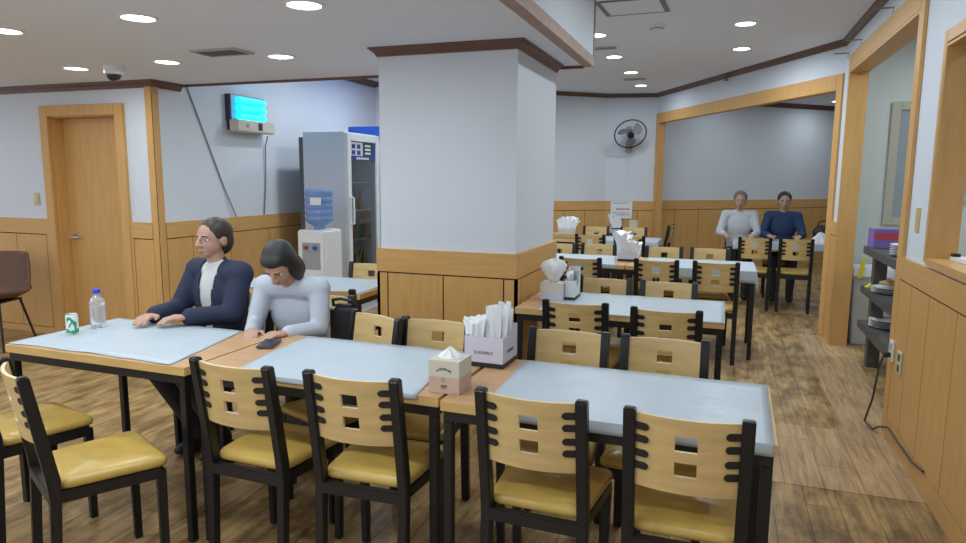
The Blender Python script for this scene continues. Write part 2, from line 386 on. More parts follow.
light(.085, 7.302, ZH, 'round lit downlight behind the nearest one on the right of the high ceiling', GH)
light(-1.145, 6.24, ZH, 'round lit downlight half hidden by the vertical edge of the ceiling step', GH)
light(-1.168, 7.382, ZH, 'round lit downlight between the two slim ceiling vents, the nearer one', GH)
light(-1.137, 8.512, ZH, 'round lit downlight just before the far slim ceiling vent', GH)
light(-1.158, 9.736, ZH, 'smallest round lit downlight nearest the wall fan', GH)
light(1.66, 12.6, ZH, 'round lit downlight seen through the wide opening', GH)
for x, y in ((.09, 5.0), (.09, 3.85), (.09, .4), (-2.4, 6.24), (-2.4, 7.4), (-2.4, 8.5), (-3.6, 6.24), (-3.6, 7.4), (2.6, 10.2), (1.6, 9.3), (1.6, 11.2), (.3, 11.0)):
    light(x, y, ZH, 'round downlight of the high ceiling outside the view', GH)
for x, y in ((1.9, 6.2), (1.9, 4.2), (1.9, 2.2)):
    light(x, y, ZH, 'round downlight over the kitchen behind the right wall', 'downlights over the kitchen')
# vents
def vent(x, y, z, sx, sy, label, n=5):
    t = thing('ceiling_vent', label, 'ceiling vent', (x, y, z)); g = MB(); e = .016
    g.box(-sx/2, sx/2, -sy/2, -sy/2+e, -.012, 0); g.box(-sx/2, sx/2, sy/2-e, sy/2, -.012, 0); g.box(-sx/2, -sx/2+e, -sy/2+e, sy/2-e, -.012, 0); g.box(sx/2-e, sx/2, -sy/2+e, sy/2-e, -.012, 0)
    g.build('frame', mat('vent_grey', (.42, .42, .43), .5), t)
    box('backing', mat('vent_dark', (.06, .06, .065), .8), -sx/2+e, sx/2-e, -sy/2+e, sy/2-e, -.003, -.0005, t)
    s = MB()
    for i in range(n):
        yy = -sy/2+e+(sy-2*e)*(i+.5)/n
        s.hexa([(-sx/2+e, yy-.008, -.011), (sx/2-e, yy-.008, -.011), (-sx/2+e, yy-.003, -.012), (sx/2-e, yy-.003, -.012), (-sx/2+e, yy+.003, -.003), (sx/2-e, yy+.003, -.003), (-sx/2+e, yy+.008, -.004), (sx/2-e, yy+.008, -.004)])
    s.build('slats', mat('vent_slat', (.30, .30, .31), .5), t)
vent(-3.07, 3.65, ZL, .34, .2, 'grey slatted vent in the low ceiling above the lit insect trap', 6)
vent(-1.19, 6.86, ZH, .24, .10, 'slim grey ceiling vent beside the ceiling step')
vent(-1.165, 9.1, ZH, .27, .10, 'slim grey ceiling vent farther back above the wall fan')
t = thing('ceiling_hatch', 'square flush hatch in the high ceiling with dark sides', 'ceiling hatch', (-.71, 5.31, ZH), math.radians(-2))
box('hatch_panel', CEIL, -.205, .205, -.205, .205, -.008, 0, t)
g = MB(); g.box(-.24, -.207, -.215, .215, -.011, 0); g.box(.207, .24, -.215, .215, -.011, 0); g.build('side_slot', mat('slot_grey', (.22, .22, .23), .6), t)
g = MB(); g.box(-.207, .207, -.222, -.205, -.010, 0); g.box(-.207, .207, .205, .222, -.010, 0); g.build('edge', mat('slot_grey', (.22, .22, .23), .6), t)
t = thing('smoke_detector', 'small round white smoke detector on the high ceiling', 'smoke detector', (-.601, 5.989, ZH)); t.scale = (1.3, 1.3, 1.2)
MB().lathe([(.001, -.04), (.03, -.04), (.038, -.03), (.05, -.018), (.052, 0), (.001, 0)]).build('body', WHITE, t, smooth=True)
MB().lathe([(.0405, -.03), (.042, -.03), (.042, -.026), (.0405, -.026)]).build('sensor_slot', mat('vent_dark', (.06, .06, .065), .8), t)
t = thing('security_camera', 'white dome security camera with dark lens on ceiling above the door', 'security camera', (-4.24, 3.89, ZL)); t.scale = (1.15, 1.15, 1.15)
MB().lathe([(.001, -.055), (.055, -.055), (.062, -.05), (.065, 0), (.001, 0)]).build('housing', WHITE, t, smooth=True)
MB().ell((0, -.01, -.055), (.045, .045, .04)).build('dome', mat('dome_dark', (.03, .035, .05), .12), t, smooth=True)
t = thing('ceiling_sprinkler', 'small dark pipe stub on the crown above the wide opening', 'sprinkler', (-.05, 8.9, ZH-.085))
g = MB(); g.cyl((0, 0, 0), (0, 0, .085), .012); g.cyl((0, 0, 0), (0, 0, -.006), .03); g.build('stub', CROWN, t)

# ================================================================== FURNITURE
Zs = .845
def ylean(z): return -.178 - max(0, z-.46)*.155
def make_chair():
    t = thing('dining_chair', '', 'chair')
    # cushion
    rings = []
    def outline(k, z, n=9):
        fwid, bwid, y0, y1 = .195*k+.0, .162*k, -.165*k, .19*k; pts = []
        cs = [(-bwid, y0), (bwid, y0), (fwid, y1), (-fwid, y1)]; rad = .045*k
        for i, (x, y) in enumerate(cs):
            p = Vector(cs[i]); a = (Vector(cs[i-1])-p).normalized(); b = (Vector(cs[(i+1) % 4])-p).normalized()
            for j in range(n):
                s = j/(n-1); q = p+a*rad*(1-s)**2+b*rad*s**2; pts.append((q.x, q.y, z))
        return pts
    for k, z in ((.93, .424), (.985, .428), (1, .437), (.995, .448), (.96, .457), (.88, .464), (.7, .470), (.4, .473), (.05, .474)): rings.append(outline(k, z))
    MB().loft(rings).build('seat_cushion', VINYL, t, smooth=True, angle=60)
    fr = MB()
    fr.hexa([(-.155, -.195, .380), (.155, -.195, .380), (-.155, -.168, .380), (.155, -.168, .380), (-.155, -.195, .423), (.155, -.195, .423), (-.155, -.168, .423), (.155, -.168, .423)])
    fr.box(-.16, .16, .15, .175, .380, .423)
    for s in (-1, 1):
        fr.hexa([(s*.135, -.17, .380), (s*.162, -.17, .380), (s*.16, .16, .380), (s*.187, .16, .380), (s*.135, -.17, .423), (s*.162, -.17, .423), (s*.16, .16, .423), (s*.187, .16, .423)])
    fr.build('seat_frame', BLACK, t, bevel=.003)
    for s in (-1, 1):
        MB().hexa([(s*.166-.014, .148, 0), (s*.166+.014, .148, 0), (s*.166-.014, .176, 0), (s*.166+.014, .176, 0), (s*.172-.015, .146, .412), (s*.172+.015, .146, .412), (s*.172-.015, .178, .412), (s*.172+.015, .178, .412)]).build('front_leg', BLACK, t, bevel=.003)
    for s in (-1, 1):
        prof = [(-.212, 0), (-.182, 0), (-.160, .40), (-.158, .47), (ylean(Zs)+.016, Zs-.006), (ylean(Zs)+.010, Zs), (ylean(Zs)-.014, Zs), (ylean(Zs)-.02, Zs-.006), (-.200, .47), (-.194, .40)]
        b = MB(); b.prism([(s*.161-.018, y, z) for y, z in prof], (.036, 0, 0)); b.build('rear_post', BLACK, t, bevel=.004)
    # plywood back with two square windows
    hw = .147; ztop, zbot = .832, .598
    xs = sorted(set([-hw+2*hw*i/16 for i in range(17) if abs(-hw+2*hw*i/16) > .034] + [-.031, .031, 0]))
    zs = [zbot, .62, .636, .654, .699, .7325, .781, .81, ztop]
    def pt(x, z, off):
        bow = .030*(1-(x/hw)**2); zz = z
        return Vector((x, ylean(zz)-bow+off, zz))
    b = MB(); V = {}
    for i, x in enumerate(xs):
        for j, z in enumerate(zs):
            V[i, j, 0] = b.bm.verts.new(pt(x, z, .006)); V[i, j, 1] = b.bm.verts.new(pt(x, z, -.006))
    solid = lambda i, j: 0 <= i < len(xs)-1 and 0 <= j < len(zs)-1 and not (xs[i] >= -.032 and xs[i+1] <= .032 and j in (3, 5))
    edgef = []
    for i in range(len(xs)-1):
        for j in range(len(zs)-1):
            if not solid(i, j): continue
            b.bm.faces.new((V[i, j, 0], V[i+1, j, 0], V[i+1, j+1, 0], V[i, j+1, 0])); b.bm.faces.new((V[i, j, 1], V[i, j+1, 1], V[i+1, j+1, 1], V[i+1, j, 1]))
            for di, dj, p, q in ((-1, 0, (i, j), (i, j+1)), (1, 0, (i+1, j), (i+1, j+1)), (0, -1, (i, j), (i+1, j)), (0, 1, (i, j+1), (i+1, j+1))):
                if not solid(i+di, j+dj): edgef.append(b.bm.faces.new((V[(*p, 0)], V[(*q, 0)], V[(*q, 1)], V[(*p, 1)])))
    ei = len(b.bm.faces)
    for f_ in edgef: f_.material_index = 1
    o = b.build('backrest', PLY, t, smooth=True, angle=40); o.data.materials.append(PLYE)
    # black finger brackets behind the panel edges
    for s in (-1, 1):
        b = MB(); x0, x1, xo = .104, .143, .150; hz = .0112
        pts = [(s*xo, .650), (s*xo, .806)]
        for zf in (.792, .752, .706, .666):
            pts += [(s*x1, zf+hz), (s*(x0+.009), zf+hz), (s*(x0+.002), zf+.006), (s*x0, zf), (s*(x0+.002), zf-.006), (s*(x0+.009), zf-hz), (s*x1, zf-hz)]
        bow = lambda x: .030*(1-(min(abs(x), hw)/hw)**2)
        A = [b.bm.verts.new((x, ylean(z)-bow(x)-.0055, z)) for x, z in pts]; B = [b.bm.verts.new((x, ylean(z)-bow(x)-.0115, z)) for x, z in pts]
        b.bm.faces.new(A); b.bm.faces.new(B[::-1]); n = len(pts)
        for i in range(n): b.bm.faces.new((A[i], A[(i+1) % n], B[(i+1) % n], B[i]))
        b.build('finger_bracket', BLACKP, t)
    return t
chair0 = make_chair(); cu = [False]
def chair(x, y, deg, label, group):
    """x, y = seat centre; deg = turn from facing +Y"""
    o = chair0 if not cu[0] else copy_tree(chair0); cu[0] = True
    o.location = (x, y, 0); o.rotation_euler = (0, 0, math.radians(deg)); o['label'] = label; o['group'] = group; return o

# tables: local frame, x along the length (0..L), y across (0 near .. Dp)
TH = .745
def table(x, y, L_, Dp, deg, label, group):
    t = thing('dining_table', label, 'table', (x, y, 0), math.radians(deg), group)
    box('tabletop', TOPW, .004, L_-.004, .004, Dp-.004, TH-.032, TH, t)
    e = MB(); e.box(0, L_, 0, .004, TH-.034, TH); e.box(0, L_, Dp-.004, Dp, TH-.034, TH); e.box(0, .004, .004, Dp-.004, TH-.034, TH); e.box(L_-.004, L_, .004, Dp-.004, TH-.034, TH); e.build('edge_band', TOPE, t)
    a = MB(); i = .008; w = .03
    a.box(i, L_-i, i, i+w, TH-.072, TH-.034); a.box(i, L_-i, Dp-i-w, Dp-i, TH-.072, TH-.034); a.box(i, i+w, i+w, Dp-i-w, TH-.072, TH-.034); a.box(L_-i-w, L_-i, i+w, Dp-i-w, TH-.072, TH-.034)
    a.build('frame', BLACK, t, bevel=.002)
    for lx in (i, L_-i-.032):
        for ly in (i, Dp-i-.032): box('leg', BLACK, lx, lx+.032, ly, ly+.032, 0, TH-.072, t, bevel=.003)
    return t
def cover(tb, left, right, Dp, label, group, near=.02, rdrop=0, seed=0, near_y=-.003, far_y=None, wave=0):
    """thin sheet on a table: left/right = x at near and far edge, with wavy ends; near = hang over the near edge"""
    far_y = Dp-.005 if far_y is None else far_y
    rows = [far_y+(near_y-far_y)*i/12 for i in range(13)]; ns = 3 if near else 0
    prof = [(yy, TH+.0015) for yy in rows] + [(near_y-.0015, TH-near*(i+1)/ns) for i in range(ns)]
    b = MB(); N = 36; G = []
    for j, (yy, zz) in enumerate(prof):
        v = min(1, max(0, (yy-0)/Dp)); row = []
        def endx(seq, ph):
            k = v*(len(seq)-1); i = min(int(k), len(seq)-2) if len(seq) > 1 else 0
            return (seq[i]*(1-(k-i))+seq[i+1]*(k-i)) if len(seq) > 1 else seq[0]
        xl, xr = endx(left, 0), endx(right, 1)
        extra = 4 if rdrop else 0
        for i in range(N+1):
            x = xl+(xr-xl)*i/N
            nz = noise.noise(Vector((x*5+seed*7, yy*5, seed)))*.004+noise.noise(Vector((x*16+seed*3, yy*9, seed)))*.0009
            if wave: yy2 = yy+max(0, 1-(yy-near_y)/.12)*wave*noise.noise(Vector((x*4.5, seed*3, .5)))
            else: yy2 = yy
            z = zz+(abs(nz) if zz > TH else 0); y2 = yy2-(abs(noise.noise(Vector((x*9, seed, 2))))*.004 if zz <= TH else 0)
            if zz <= TH: z += noise.noise(Vector((x*3.3, seed+5, 1)))*near*.25
            row.append(b.bm.verts.new((x, y2, z)))
        for i in range(extra):
            k = (i+1)/extra
            row.append(b.bm.verts.new((xr+.002+.012*noise.noise(Vector((yy*7, k*2, seed)))*k+.012*k, yy, min(zz, TH+.0015)-rdrop*k*(1+.15*noise.noise(Vector((yy*3, 1, seed)))))))
        G.append(row)
    for A, B in zip(G, G[1:]):
        for i in range(len(A)-1): b.bm.faces.new((A[i], A[i+1], B[i+1], B[i]))
    o = b.build('table_cover', COVER, smooth=True, angle=50)
    o.matrix_world = tb.matrix_basis.copy(); o.location = tb.location; o.rotation_euler = tb.rotation_euler
    sm = o.modifiers.new('thickness', 'SOLIDIFY'); sm.thickness = .0012; sm.offset = 1
    return tag(o, label, 'table cover', group)
GT, GC, GV = 'dining tables', 'plywood back dining chairs', 'white sheets on the dining tables'
TA = table(-2.985, 2.055, 1.015, .60, -.8, 'wood topped table at the left end of the front row', GT)
TB = table(-1.955, 2.075, 1.065, .60, -.8, 'wood topped table in the middle of the front row, under the tissue box', GT)
TC = table(-.872, 2.035, 1.055, .60, -1.0, 'wood topped table at the right end of the front row', GT)
TD = table(-1.115, 3.71, 1.155, .65, 0, 'wood topped table against the right side of the column', GT)
TE1 = table(-1.86, 5.88, 1.075, .68, 0, 'dining table behind the column, left of the far table with hanging sheet', GT)
TE2 = table(-.775, 5.88, 1.06, .68, 0, 'dining table with a white sheet hanging over its right end', GT)
TJ = table(-2.05, 8.15, 1.34, .62, 0, 'far dining table left, holding the bundle of white napkins', GT)
TH2 = table(-1.80, 9.84, .70, .55, 11, 'farthest small table against the back panelling under the notice', GT)
TG = table(.13, 8.62, 1.2, .62, 0, 'far dining table in the wide opening where two people sit', GT)
TF = table(-3.25, 3.76, 1.08, .60, 0, 'dining table left of the column, mostly behind the seated people', GT)
cover(TA, [-.003, .0, -.002], [.94, .87, .80], .60, 'white sheet at the left end of the front row, under bottle and can', GV, near=0, near_y=.014, wave=.022, seed=1)
cover(TB, [.20, .15, .13], [.985, .94, .93], .60, 'white sheet with a curled left corner on the middle front table', GV, near=.016, seed=2)
cover(TC, [.15, .14, .125], [1.043, 1.046, 1.045], .60, 'white sheet over the right front table, folded over its near edge', GV, near=.036, seed=3)
cover(TD, [.14, .14], [1.152, 1.152], .65, 'white sheet on the table beside the right side of the column', GV, near=.004, seed=4)
cover(TE1, [.02, .02], [1.0, .90], .68, 'white sheet on the table behind the column, ending short of its right end', GV, near=.03, seed=5)
cover(TE2, [.17, .12], [1.06, 1.06], .68, 'white sheet hanging far over the right end of the table', GV, near=.09, rdrop=.10, seed=6)
cover(TJ, [.35, .3], [1.34, 1.34], .62, 'white sheet hanging from the far left table below the napkin bundle', GV, near=.06, rdrop=.06, seed=7)
cover(TH2, [.01, .01], [.69, .69], .55, 'white sheet on the farthest table under the notice', GV, near=.05, seed=8)
cover(TG, [.0, .0], [1.2, 1.2], .62, 'white sheet on the far table of the two people in the opening', GV, near=.09, seed=9)
cover(TF, [.02, .02], [1.06, 1.06], .60, 'white sheet on the table left of the column', GV, near=.004, seed=10)

# chairs
chair(-1.612, 2.135, -2, 'chair in the front row with its back over the joint of left and middle tables', GC)
chair(-1.150, 2.15, 2, 'front row chair second from the left, backed toward us, left of the tissue box', GC)
chair(-.518, 2.165, -2, 'front row chair at the left of the right front table, backed toward us', GC)
chair(-.063, 2.155, 0, 'rightmost front row chair with its back toward us', GC)
chair(-2.155, 1.79, -27, 'turned chair at the left with its gold vinyl seat fully in view', GC)
chair(-2.75, 1.955, -14, 'chair at the left edge, behind the turned gold seated chair', GC)
chair(-1.63, 2.605, 159, 'chair facing us across the middle table, beside the seated person in grey', GC)
chair(-1.225, 2.595, 181, 'chair facing us in front of the column, left of the box of sleeves', GC)
chair(-.61, 2.60, 179, 'chair facing us across the right front table, nearer the box of sleeves', GC)
chair(-.20, 2.60, 180, 'chair facing us across the right front table, its right hand end', GC)
chair(-2.55, 2.91, 174, 'chair of the person in the navy jacket', GC)
chair(-2.06, 2.98, 183, 'chair of the black haired person in grey', GC)
chair(-.72, 3.755, 0, 'chair backed toward us at the table beside the column, left one by the tissues', GC)
chair(-.245, 3.72, 0, 'chair backed toward us at the right end of the table beside the column', GC)
chair(-.715, 4.21, 180, 'chair facing us behind the table beside the column, left one', GC)
chair(-.305, 4.20, 180, 'chair facing us behind the table beside the column, right one', GC)
chair(-1.10, 5.77, 0, 'chair backed toward us at the right of the sheet behind the column', GC)
chair(-1.56, 5.77, 0, 'chair backed toward us partly hidden by the right edge of the column', GC)
chair(-.49, 5.85, 0, 'chair backed toward us at the left part of the table with hanging sheet', GC)
chair(-.03, 5.88, 0, 'chair backed toward us beside the hanging end of the white sheet', GC)
chair(-1.55, 6.44, 180, 'chair facing us behind the column table, peeking out at the column edge', GC)
chair(-1.16, 6.53, 180, 'chair facing us just left of the napkin stack on the table behind the column', GC)
chair(-.52, 6.50, 180, 'chair facing us just right of the napkin stack on the table behind the column', GC)
chair(-.10, 6.52, 180, 'chair facing us at the right end of the table with hanging sheet', GC)
chair(-1.45, 8.08, 0, 'far chair backed toward us right of the napkin bundle', GC)
chair(-1.0, 8.10, 0, 'far chair backed toward us behind the tall napkin stack', GC)
chair(-1.62, 8.96, 180, 'far chair facing us before the farthest table, left one', GC)
chair(-1.12, 8.98, 180, 'far chair facing us before the farthest table, right one', GC)
chair(-.92, 9.9, 84, 'black framed chair standing sideways by the left post of the wide opening', GC)
chair(.37, 8.42, -3, 'chair backed toward us at the far table of the two people, left one', GC)
chair(.80, 8.42, -4, 'chair backed toward us at the far table of the two people, right one', GC)
chair(.22, 9.36, 180, 'chair of the far person in the pale top', GC)
chair(.70, 9.36, 180, 'chair of the far person in the navy top', GC)
chair(-2.19, 3.64, 3, 'chair backed toward us left of the column, only its right post showing', GC)
chair(-2.52, 4.30, 180, 'chair facing us beyond the table left of the column', GC)

# brown side chair by the door
t = thing('side_chair', 'brown leather bucket chair with thin black legs beside the door', 'chair', (-5.91, 4.0, 0), math.radians(196))
LEA = mat('brown_leather', (.16, .075, .042), .5, noise_amt=.25, noise_scale=7, bump=.1, bump_scale=60)
def shell(off):
    rows = []
    prof = [(.24, .455, .20), (.20, .45, .235), (.05, .435, .25), (-.1, .425, .245), (-.17, .445, .24), (-.205, .51, .24), (-.225, .60, .235), (-.245, .70, .225), (-.26, .80, .205), (-.263, .815, .19)]
    for y, z, hwid in prof:
        row = []
        for i in range(13):
            s = -1+2*i/12; curl = abs(s)**3
            yy = y+curl*(.07 if z > .5 else .0); zz = z+curl*(.06 if z < .5 else .0)
            row.append(Vector((s*hwid, yy, zz)))
        rows.append(row)
    return rows
b = MB(); R = [[b.bm.verts.new(p) for p in row] for row in shell(0)]
for A, B in zip(R, R[1:]):
    for i in range(12): b.bm.faces.new((A[i], A[i+1], B[i+1], B[i]))
o = b.build('seat_shell', LEA, t, smooth=True, angle=80); md = o.modifiers.new('thick', 'SOLIDIFY'); md.thickness = .03; md.offset = 0
md = o.modifiers.new('sub', 'SUBSURF'); md.levels = 1; md.render_levels = 1
for sx in (-1, 1):
    for sy in (-1, 1): MB().cyl((sx*.15, sy*.12, .415), (sx*.22, sy*.2, 0), .011, .009).build('leg', BLACK, t)
MB().box(-.16, .16, -.13, .13, .405, .42).build('under_frame', BLACK, t)

# ================================================================== TABLE-TOP THINGS
zt = TH+.004
# tissue box (front)
def dark_print(): return mat('print_dark', (.06, .05, .05), .7)
t = thing('tissue_box', 'small cream and peach tissue cube on the middle front table', 'tissue box', (-.888, 2.165, TH+.001), math.radians(-1.0))
s = .058; hh = .118
g = MB(); g.box(-s, s, -s, s, 0, hh*.5); g.build('box_lower', mat('peach_card', (.60, .42, .33), .6), t)
g = MB(); g.box(-s, s, -s, s, hh*.5, hh); g.build('box_upper', mat('cream_card', (.64, .60, .49), .6), t)
g = MB(); g.lathe([(.001, 0), (.038, 0), (.038, .0012), (.001, .0012)], (0, 0, hh)); g.build('opening', mat('slot_white', (.72, .74, .74), .7), t)
def tissue_tuft(sc, seed, n=40, prof=((0, .55), (.3, .42), (.6, .28), (.85, .16), (1, .03))):
    b = MB(); rings = []
    for z, rr in prof:
        rings.append([(rr*math.cos(2*PI*k/n)*(1+.16*math.sin(5*2*PI*k/n+seed+z*2)+.1*math.sin(2*2*PI*k/n+seed))*sc[0], rr*math.sin(2*PI*k/n)*(1+.14*math.cos(6*2*PI*k/n+seed))*sc[1], z*sc[2]*(1+.10*math.sin(3*2*PI*k/n+seed))) for k in range(n)])
    return b.loft(rings)
o = tissue_tuft((.078, .05, .034), 1).build('tissue', PAPER, t, smooth=True, angle=80); o.location = (0, 0, hh+.001)
g = MB()
for i in range(9):   # arched line of small print, then two lines below
    ax = (i-4)*.0064; zz = .088-(ax/.026)**2*.008; g.box(ax-.0022, ax+.002, -s-.0006, -s, zz-.0035, zz+.003+.0015*(i % 3))
g.build('upper_print', dark_print(), t); g = MB()
for i in range(7): g.box(-.011+i*.0034, -.0086+i*.0034, -s-.0006, -s, .0235, .0305)
for i in range(8): g.box(-.012+i*.003, -.010+i*.003, -s-.0006, -s, .018, .0205)
g.build('lower_print', dark_print(), t); g = MB()
for i in range(4): g.box(.034+i*.004, .037+i*.004, -s-.0006, -s, .0055, .0072)
g.build('corner_print', dark_print(), t)
g = MB(); g.box(-.012, .008, -s-.0005, -s, .042, .048); g.box(-.009, .004, -s-.0005, -s, .048, .056); g.build('emblem', mat('print_grey', (.33, .35, .38), .7), t)

# box of paper sleeves
BOXM = mat('lilac_card', (.63, .61, .72), .55)
def open_box(name, label, x, y, z, hx, hy, h, rz, base=True, group=None, backrise=.03, m=BOXM):
    t = thing(name, label, 'napkin box', (x, y, z), rz, group); e = .003
    if base: box('base', mat('black_card', (.02, .02, .024), .5), -hx-.002, hx+.002, -hy-.002, hy+.002, 0, .018, t)
    g = MB(); z0 = .018 if base else 0
    g.box(-hx, hx, -hy, -hy+e, z0, h); g.box(-hx, hx, hy-e, hy, z0, h+backrise); g.box(-hx+e, hx-e, -hy+e, hy-e, z0, z0+e)
    for sx in (-1, 1):
        xx = sx*(hx-e) if sx < 0 else hx-e
        x0 = -hx if sx < 0 else hx-e
        g.prism([(x0, -hy+e, z0), (x0, hy-e, z0), (x0, hy-e, h+backrise), (x0, hy*.35, h+backrise), (x0, -hy*.2, h), (x0, -hy+e, h)], (e, 0, 0))
    g.build('box_walls', m, t); return t
t = open_box('sleeve_box', 'lilac box on a black base holding white paper sleeves, front tables', -.868, 2.56, TH+.001, .082, .088, .122, math.radians(-2))
text_mesh('E KUNKO', .018, dark_print(), 'lettering', t, Matrix.Translation((.0, -.0886, .058)) @ Matrix.Rotation(PI/2, 4, 'X'))
text_mesh('E KUNKO', .018, dark_print(), 'lettering', t, Matrix.Translation((.0826, .0, .058)) @ Matrix.Rotation(PI/2, 4, 'Z') @ Matrix.Rotation(PI/2, 4, 'X'))
# individual sleeves & folded napkins
def sleeve(h, w=.021):
    b = MB(); b.hexa([(-w/2, -.003, 0), (w/2, -.003, 0), (-w/2, .003, 0), (w/2, .003, 0), (-w/2, -.002, h), (w/2, -.001, h-.004), (-w/2, .002, h-.002), (w/2, .0025, h)])
    return b.build('paper_sleeve', PAPER, bevel=.0008)
rs = random.Random(3)
sl0 = None
for i in range(18):
    if sl0 is None: o = sl0 = sleeve(.215)
    else: o = sl0.copy(); col.objects.link(o)
    gx, gy = i % 6, i//6
    o.location = (-.868+.000+gx*.0125+rs.uniform(-.002, .002)-.0, 2.56-.05+gy*.045+rs.uniform(-.008, .008), TH+.026)
    o.rotation_euler = (rs.uniform(-.10, .08), rs.uniform(-.07, .09), rs.uniform(-.5, .5)); o.scale = (1, 1, rs.uniform(.92, 1.05))
    tag(o, 'tall white paper sleeve standing in the right half of the lilac box', 'paper sleeve', 'paper sleeves in the lilac box')
def napkin(sc=1.0, seed=0):
    b = MB(); rings = []; n = 20
    for k in range(6):
        v = k/5; z = .13*v; r0 = .012+.022*v+.006*math.sin(v*5+seed)
        rings.append([(r0*math.cos(2*PI*i/n)*(1+.25*math.sin(5*2*PI*i/n+seed+v)), .45*r0*math.sin(2*PI*i/n)*(1+.3*math.cos(6*2*PI*i/n+seed)), z+.010*v*math.sin(3*2*PI*i/n+seed)) for i in range(n)])
    return b.loft(rings).build('folded_napkin', PAPER, smooth=True, angle=70)
np0 = [napkin(seed=s_) for s_ in (0, 2)]
nu = [0, 0]
def place_napkin(x, y, z, rz, tilt, sc, label, group):
    k = rs.randrange(2)
    if nu[k] == 0: o = np0[k]
    else: o = np0[k].copy(); col.objects.link(o)
    nu[k] += 1
    o.location = (x, y, z); o.rotation_euler = (tilt[0], tilt[1], rz); o.scale = (sc, sc, sc); tag(o, label, 'napkin', group); return o
for i in range(8):
    place_napkin(-.935+(i % 3)*.022, 2.51+(i//3)*.045, TH+.028, rs.uniform(-.6, .6), (rs.uniform(-.12, .05), rs.uniform(-.25, .0)), 1.12+rs.uniform(-.08, .1), 'crumpled white napkin in the left half of the lilac box', 'napkins in the lilac box')

# water bottle and can
t = thing('water_bottle', 'clear ribbed plastic water bottle with a blue cap', 'bottle', (-2.89, 2.455, zt-.001))
prof = [(.001, 0), (.026, 0), (.031, .006)]
for i in range(7): prof += [(.0325, .012+i*.016), (.0305, .019+i*.016)]
prof += [(.0325, .122), (.032, .128), (.027, .142), (.017, .155), (.0125, .162), (.0125, .172), (.001, .172)]
prof = [(r*1.1, z*.98) for r, z in prof]
PET = mat('pet_plastic', (.88, .92, .96), .10, trans=.75, spec=.6)
MB().lathe(prof, seg=28).build('bottle_body', PET, t, smooth=True)
MB().lathe([(.001, .17), (.0175, .17), (.0178, .172), (.0175, .19), (.001, .19)], seg=24).build('cap', mat('blue_cap', (.03, .08, .62), .4), t, smooth=True)
t = thing('drink_can', 'small green and white drink can left of the water bottle', 'can', (-2.875, 2.30, zt-.001))
CANW = mat('can_white', (.74, .80, .80), .3, spec=.6)
MB().lathe([(.001, 0), (.020, 0), (.025, .004), (.0265, .010), (.0265, .088), (.024, .095), (.001, .095)], seg=28).build('can_body', CANW, t, smooth=True)
MB().lathe([(.001, .095), (.0225, .095), (.0235, .098), (.0225, .0985), (.0205, .0955), (.001, .0955)], seg=28).build('lid', STEEL, t, smooth=True)
def wrap(poly, R=.0268):
    vs = []
    for (a, z) in poly: vs.append((R*math.cos(a), R*math.sin(a), z))
    return vs
g = MB()
def band(pts, m):   # list of (angle, z_low, z_high)
    A = [g.bm.verts.new(wrap([(a, l)])[0]) for a, l, h in pts]; B = [g.bm.verts.new(wrap([(a, h)])[0]) for a, l, h in pts]
    for i in range(len(pts)-1): g.bm.faces.new((A[i], A[i+1], B[i+1], B[i]))
fa = -PI/2+.86
band([(fa-1.3+i*.15, .010, .020+.010*math.sin(i*.5)) for i in range(19)], None)
band([(fa-.9+i*.13, .058+.018*math.sin(i*.42)-.004, .074+.012*math.sin(i*.35+.4)) for i in range(14)], None)
band([(fa-.55+i*.11, .030+.03*(i/6), .045+.028*(i/6)) for i in range(6)], None)
band([(fa-.2+i*.13, .006, .022) for i in range(8)], None)
band([(fa+.35+i*.12, .022, .052+.01*math.sin(i)) for i in range(4)], None)
g.build('green_print', mat('can_green', (.02, .33, .12), .35), t, smooth=True)

# small dark item lying on the bare wood
t = thing('phone', 'small dark grey flat phone on the bare wood of the middle front table', 'phone', (-1.885, 2.46, TH+.0045), math.radians(20))
box('case', mat('phone_case', (.09, .085, .10), .4), -.038, .038, -.07, .07, 0, .009, t, bevel=.003)
box('screen', mat('phone_screen', (.02, .02, .025), .1), -.034, .034, -.065, .065, .009, .0096, t)

# tissues on the table beside the column
t = thing('tissue_box', 'white and lilac tissue box with a big tuft, beside the column', 'tissue box', (-.96, 4.06, zt), 0)
box('box_upper', mat('cream_card2', (.66, .62, .56), .6), -.082, .062, -.06, .06, .05, .105, t)
box('box_lower', BOXM, -.082, .062, -.06, .06, 0, .05, t)
o = tissue_tuft((.088, .06, .135), 2.2, prof=((0, .28), (.2, .42), (.5, .72), (.75, .85), (.93, .7), (1, .2))).build('tissue', PAPER, t, smooth=True, angle=80)
o.location = (-.012, 0, .105)
t = open_box('napkin_holder', 'white napkin holder with green leaf marks beside the big tissue tuft', -.865, 4.13, zt, .03, .085, .12, 0, True, None, .07, mat('white_card', (.74, .76, .77), .6))
g = MB()
for dy, dz, rr in ((.0, .105, .02), (.018, .135, .014), (-.012, .085, .013), (.03, .15, .010)):
    g.ell((.0305, dy, dz+.01), (.0008, rr, rr*1.3), seg=12, rings=6)
g.build('leaf_print', mat('leaf_green', (.04, .36, .14), .6), t)
for i in range(4): place_napkin(-.885+rs.uniform(-.005, .012), 4.08+i*.03, zt+.03, PI/2, (rs.uniform(-.1, .1), rs.uniform(-.1, .1)), 1.0, 'white napkin in the holder with green leaf marks', 'napkins beside the column')

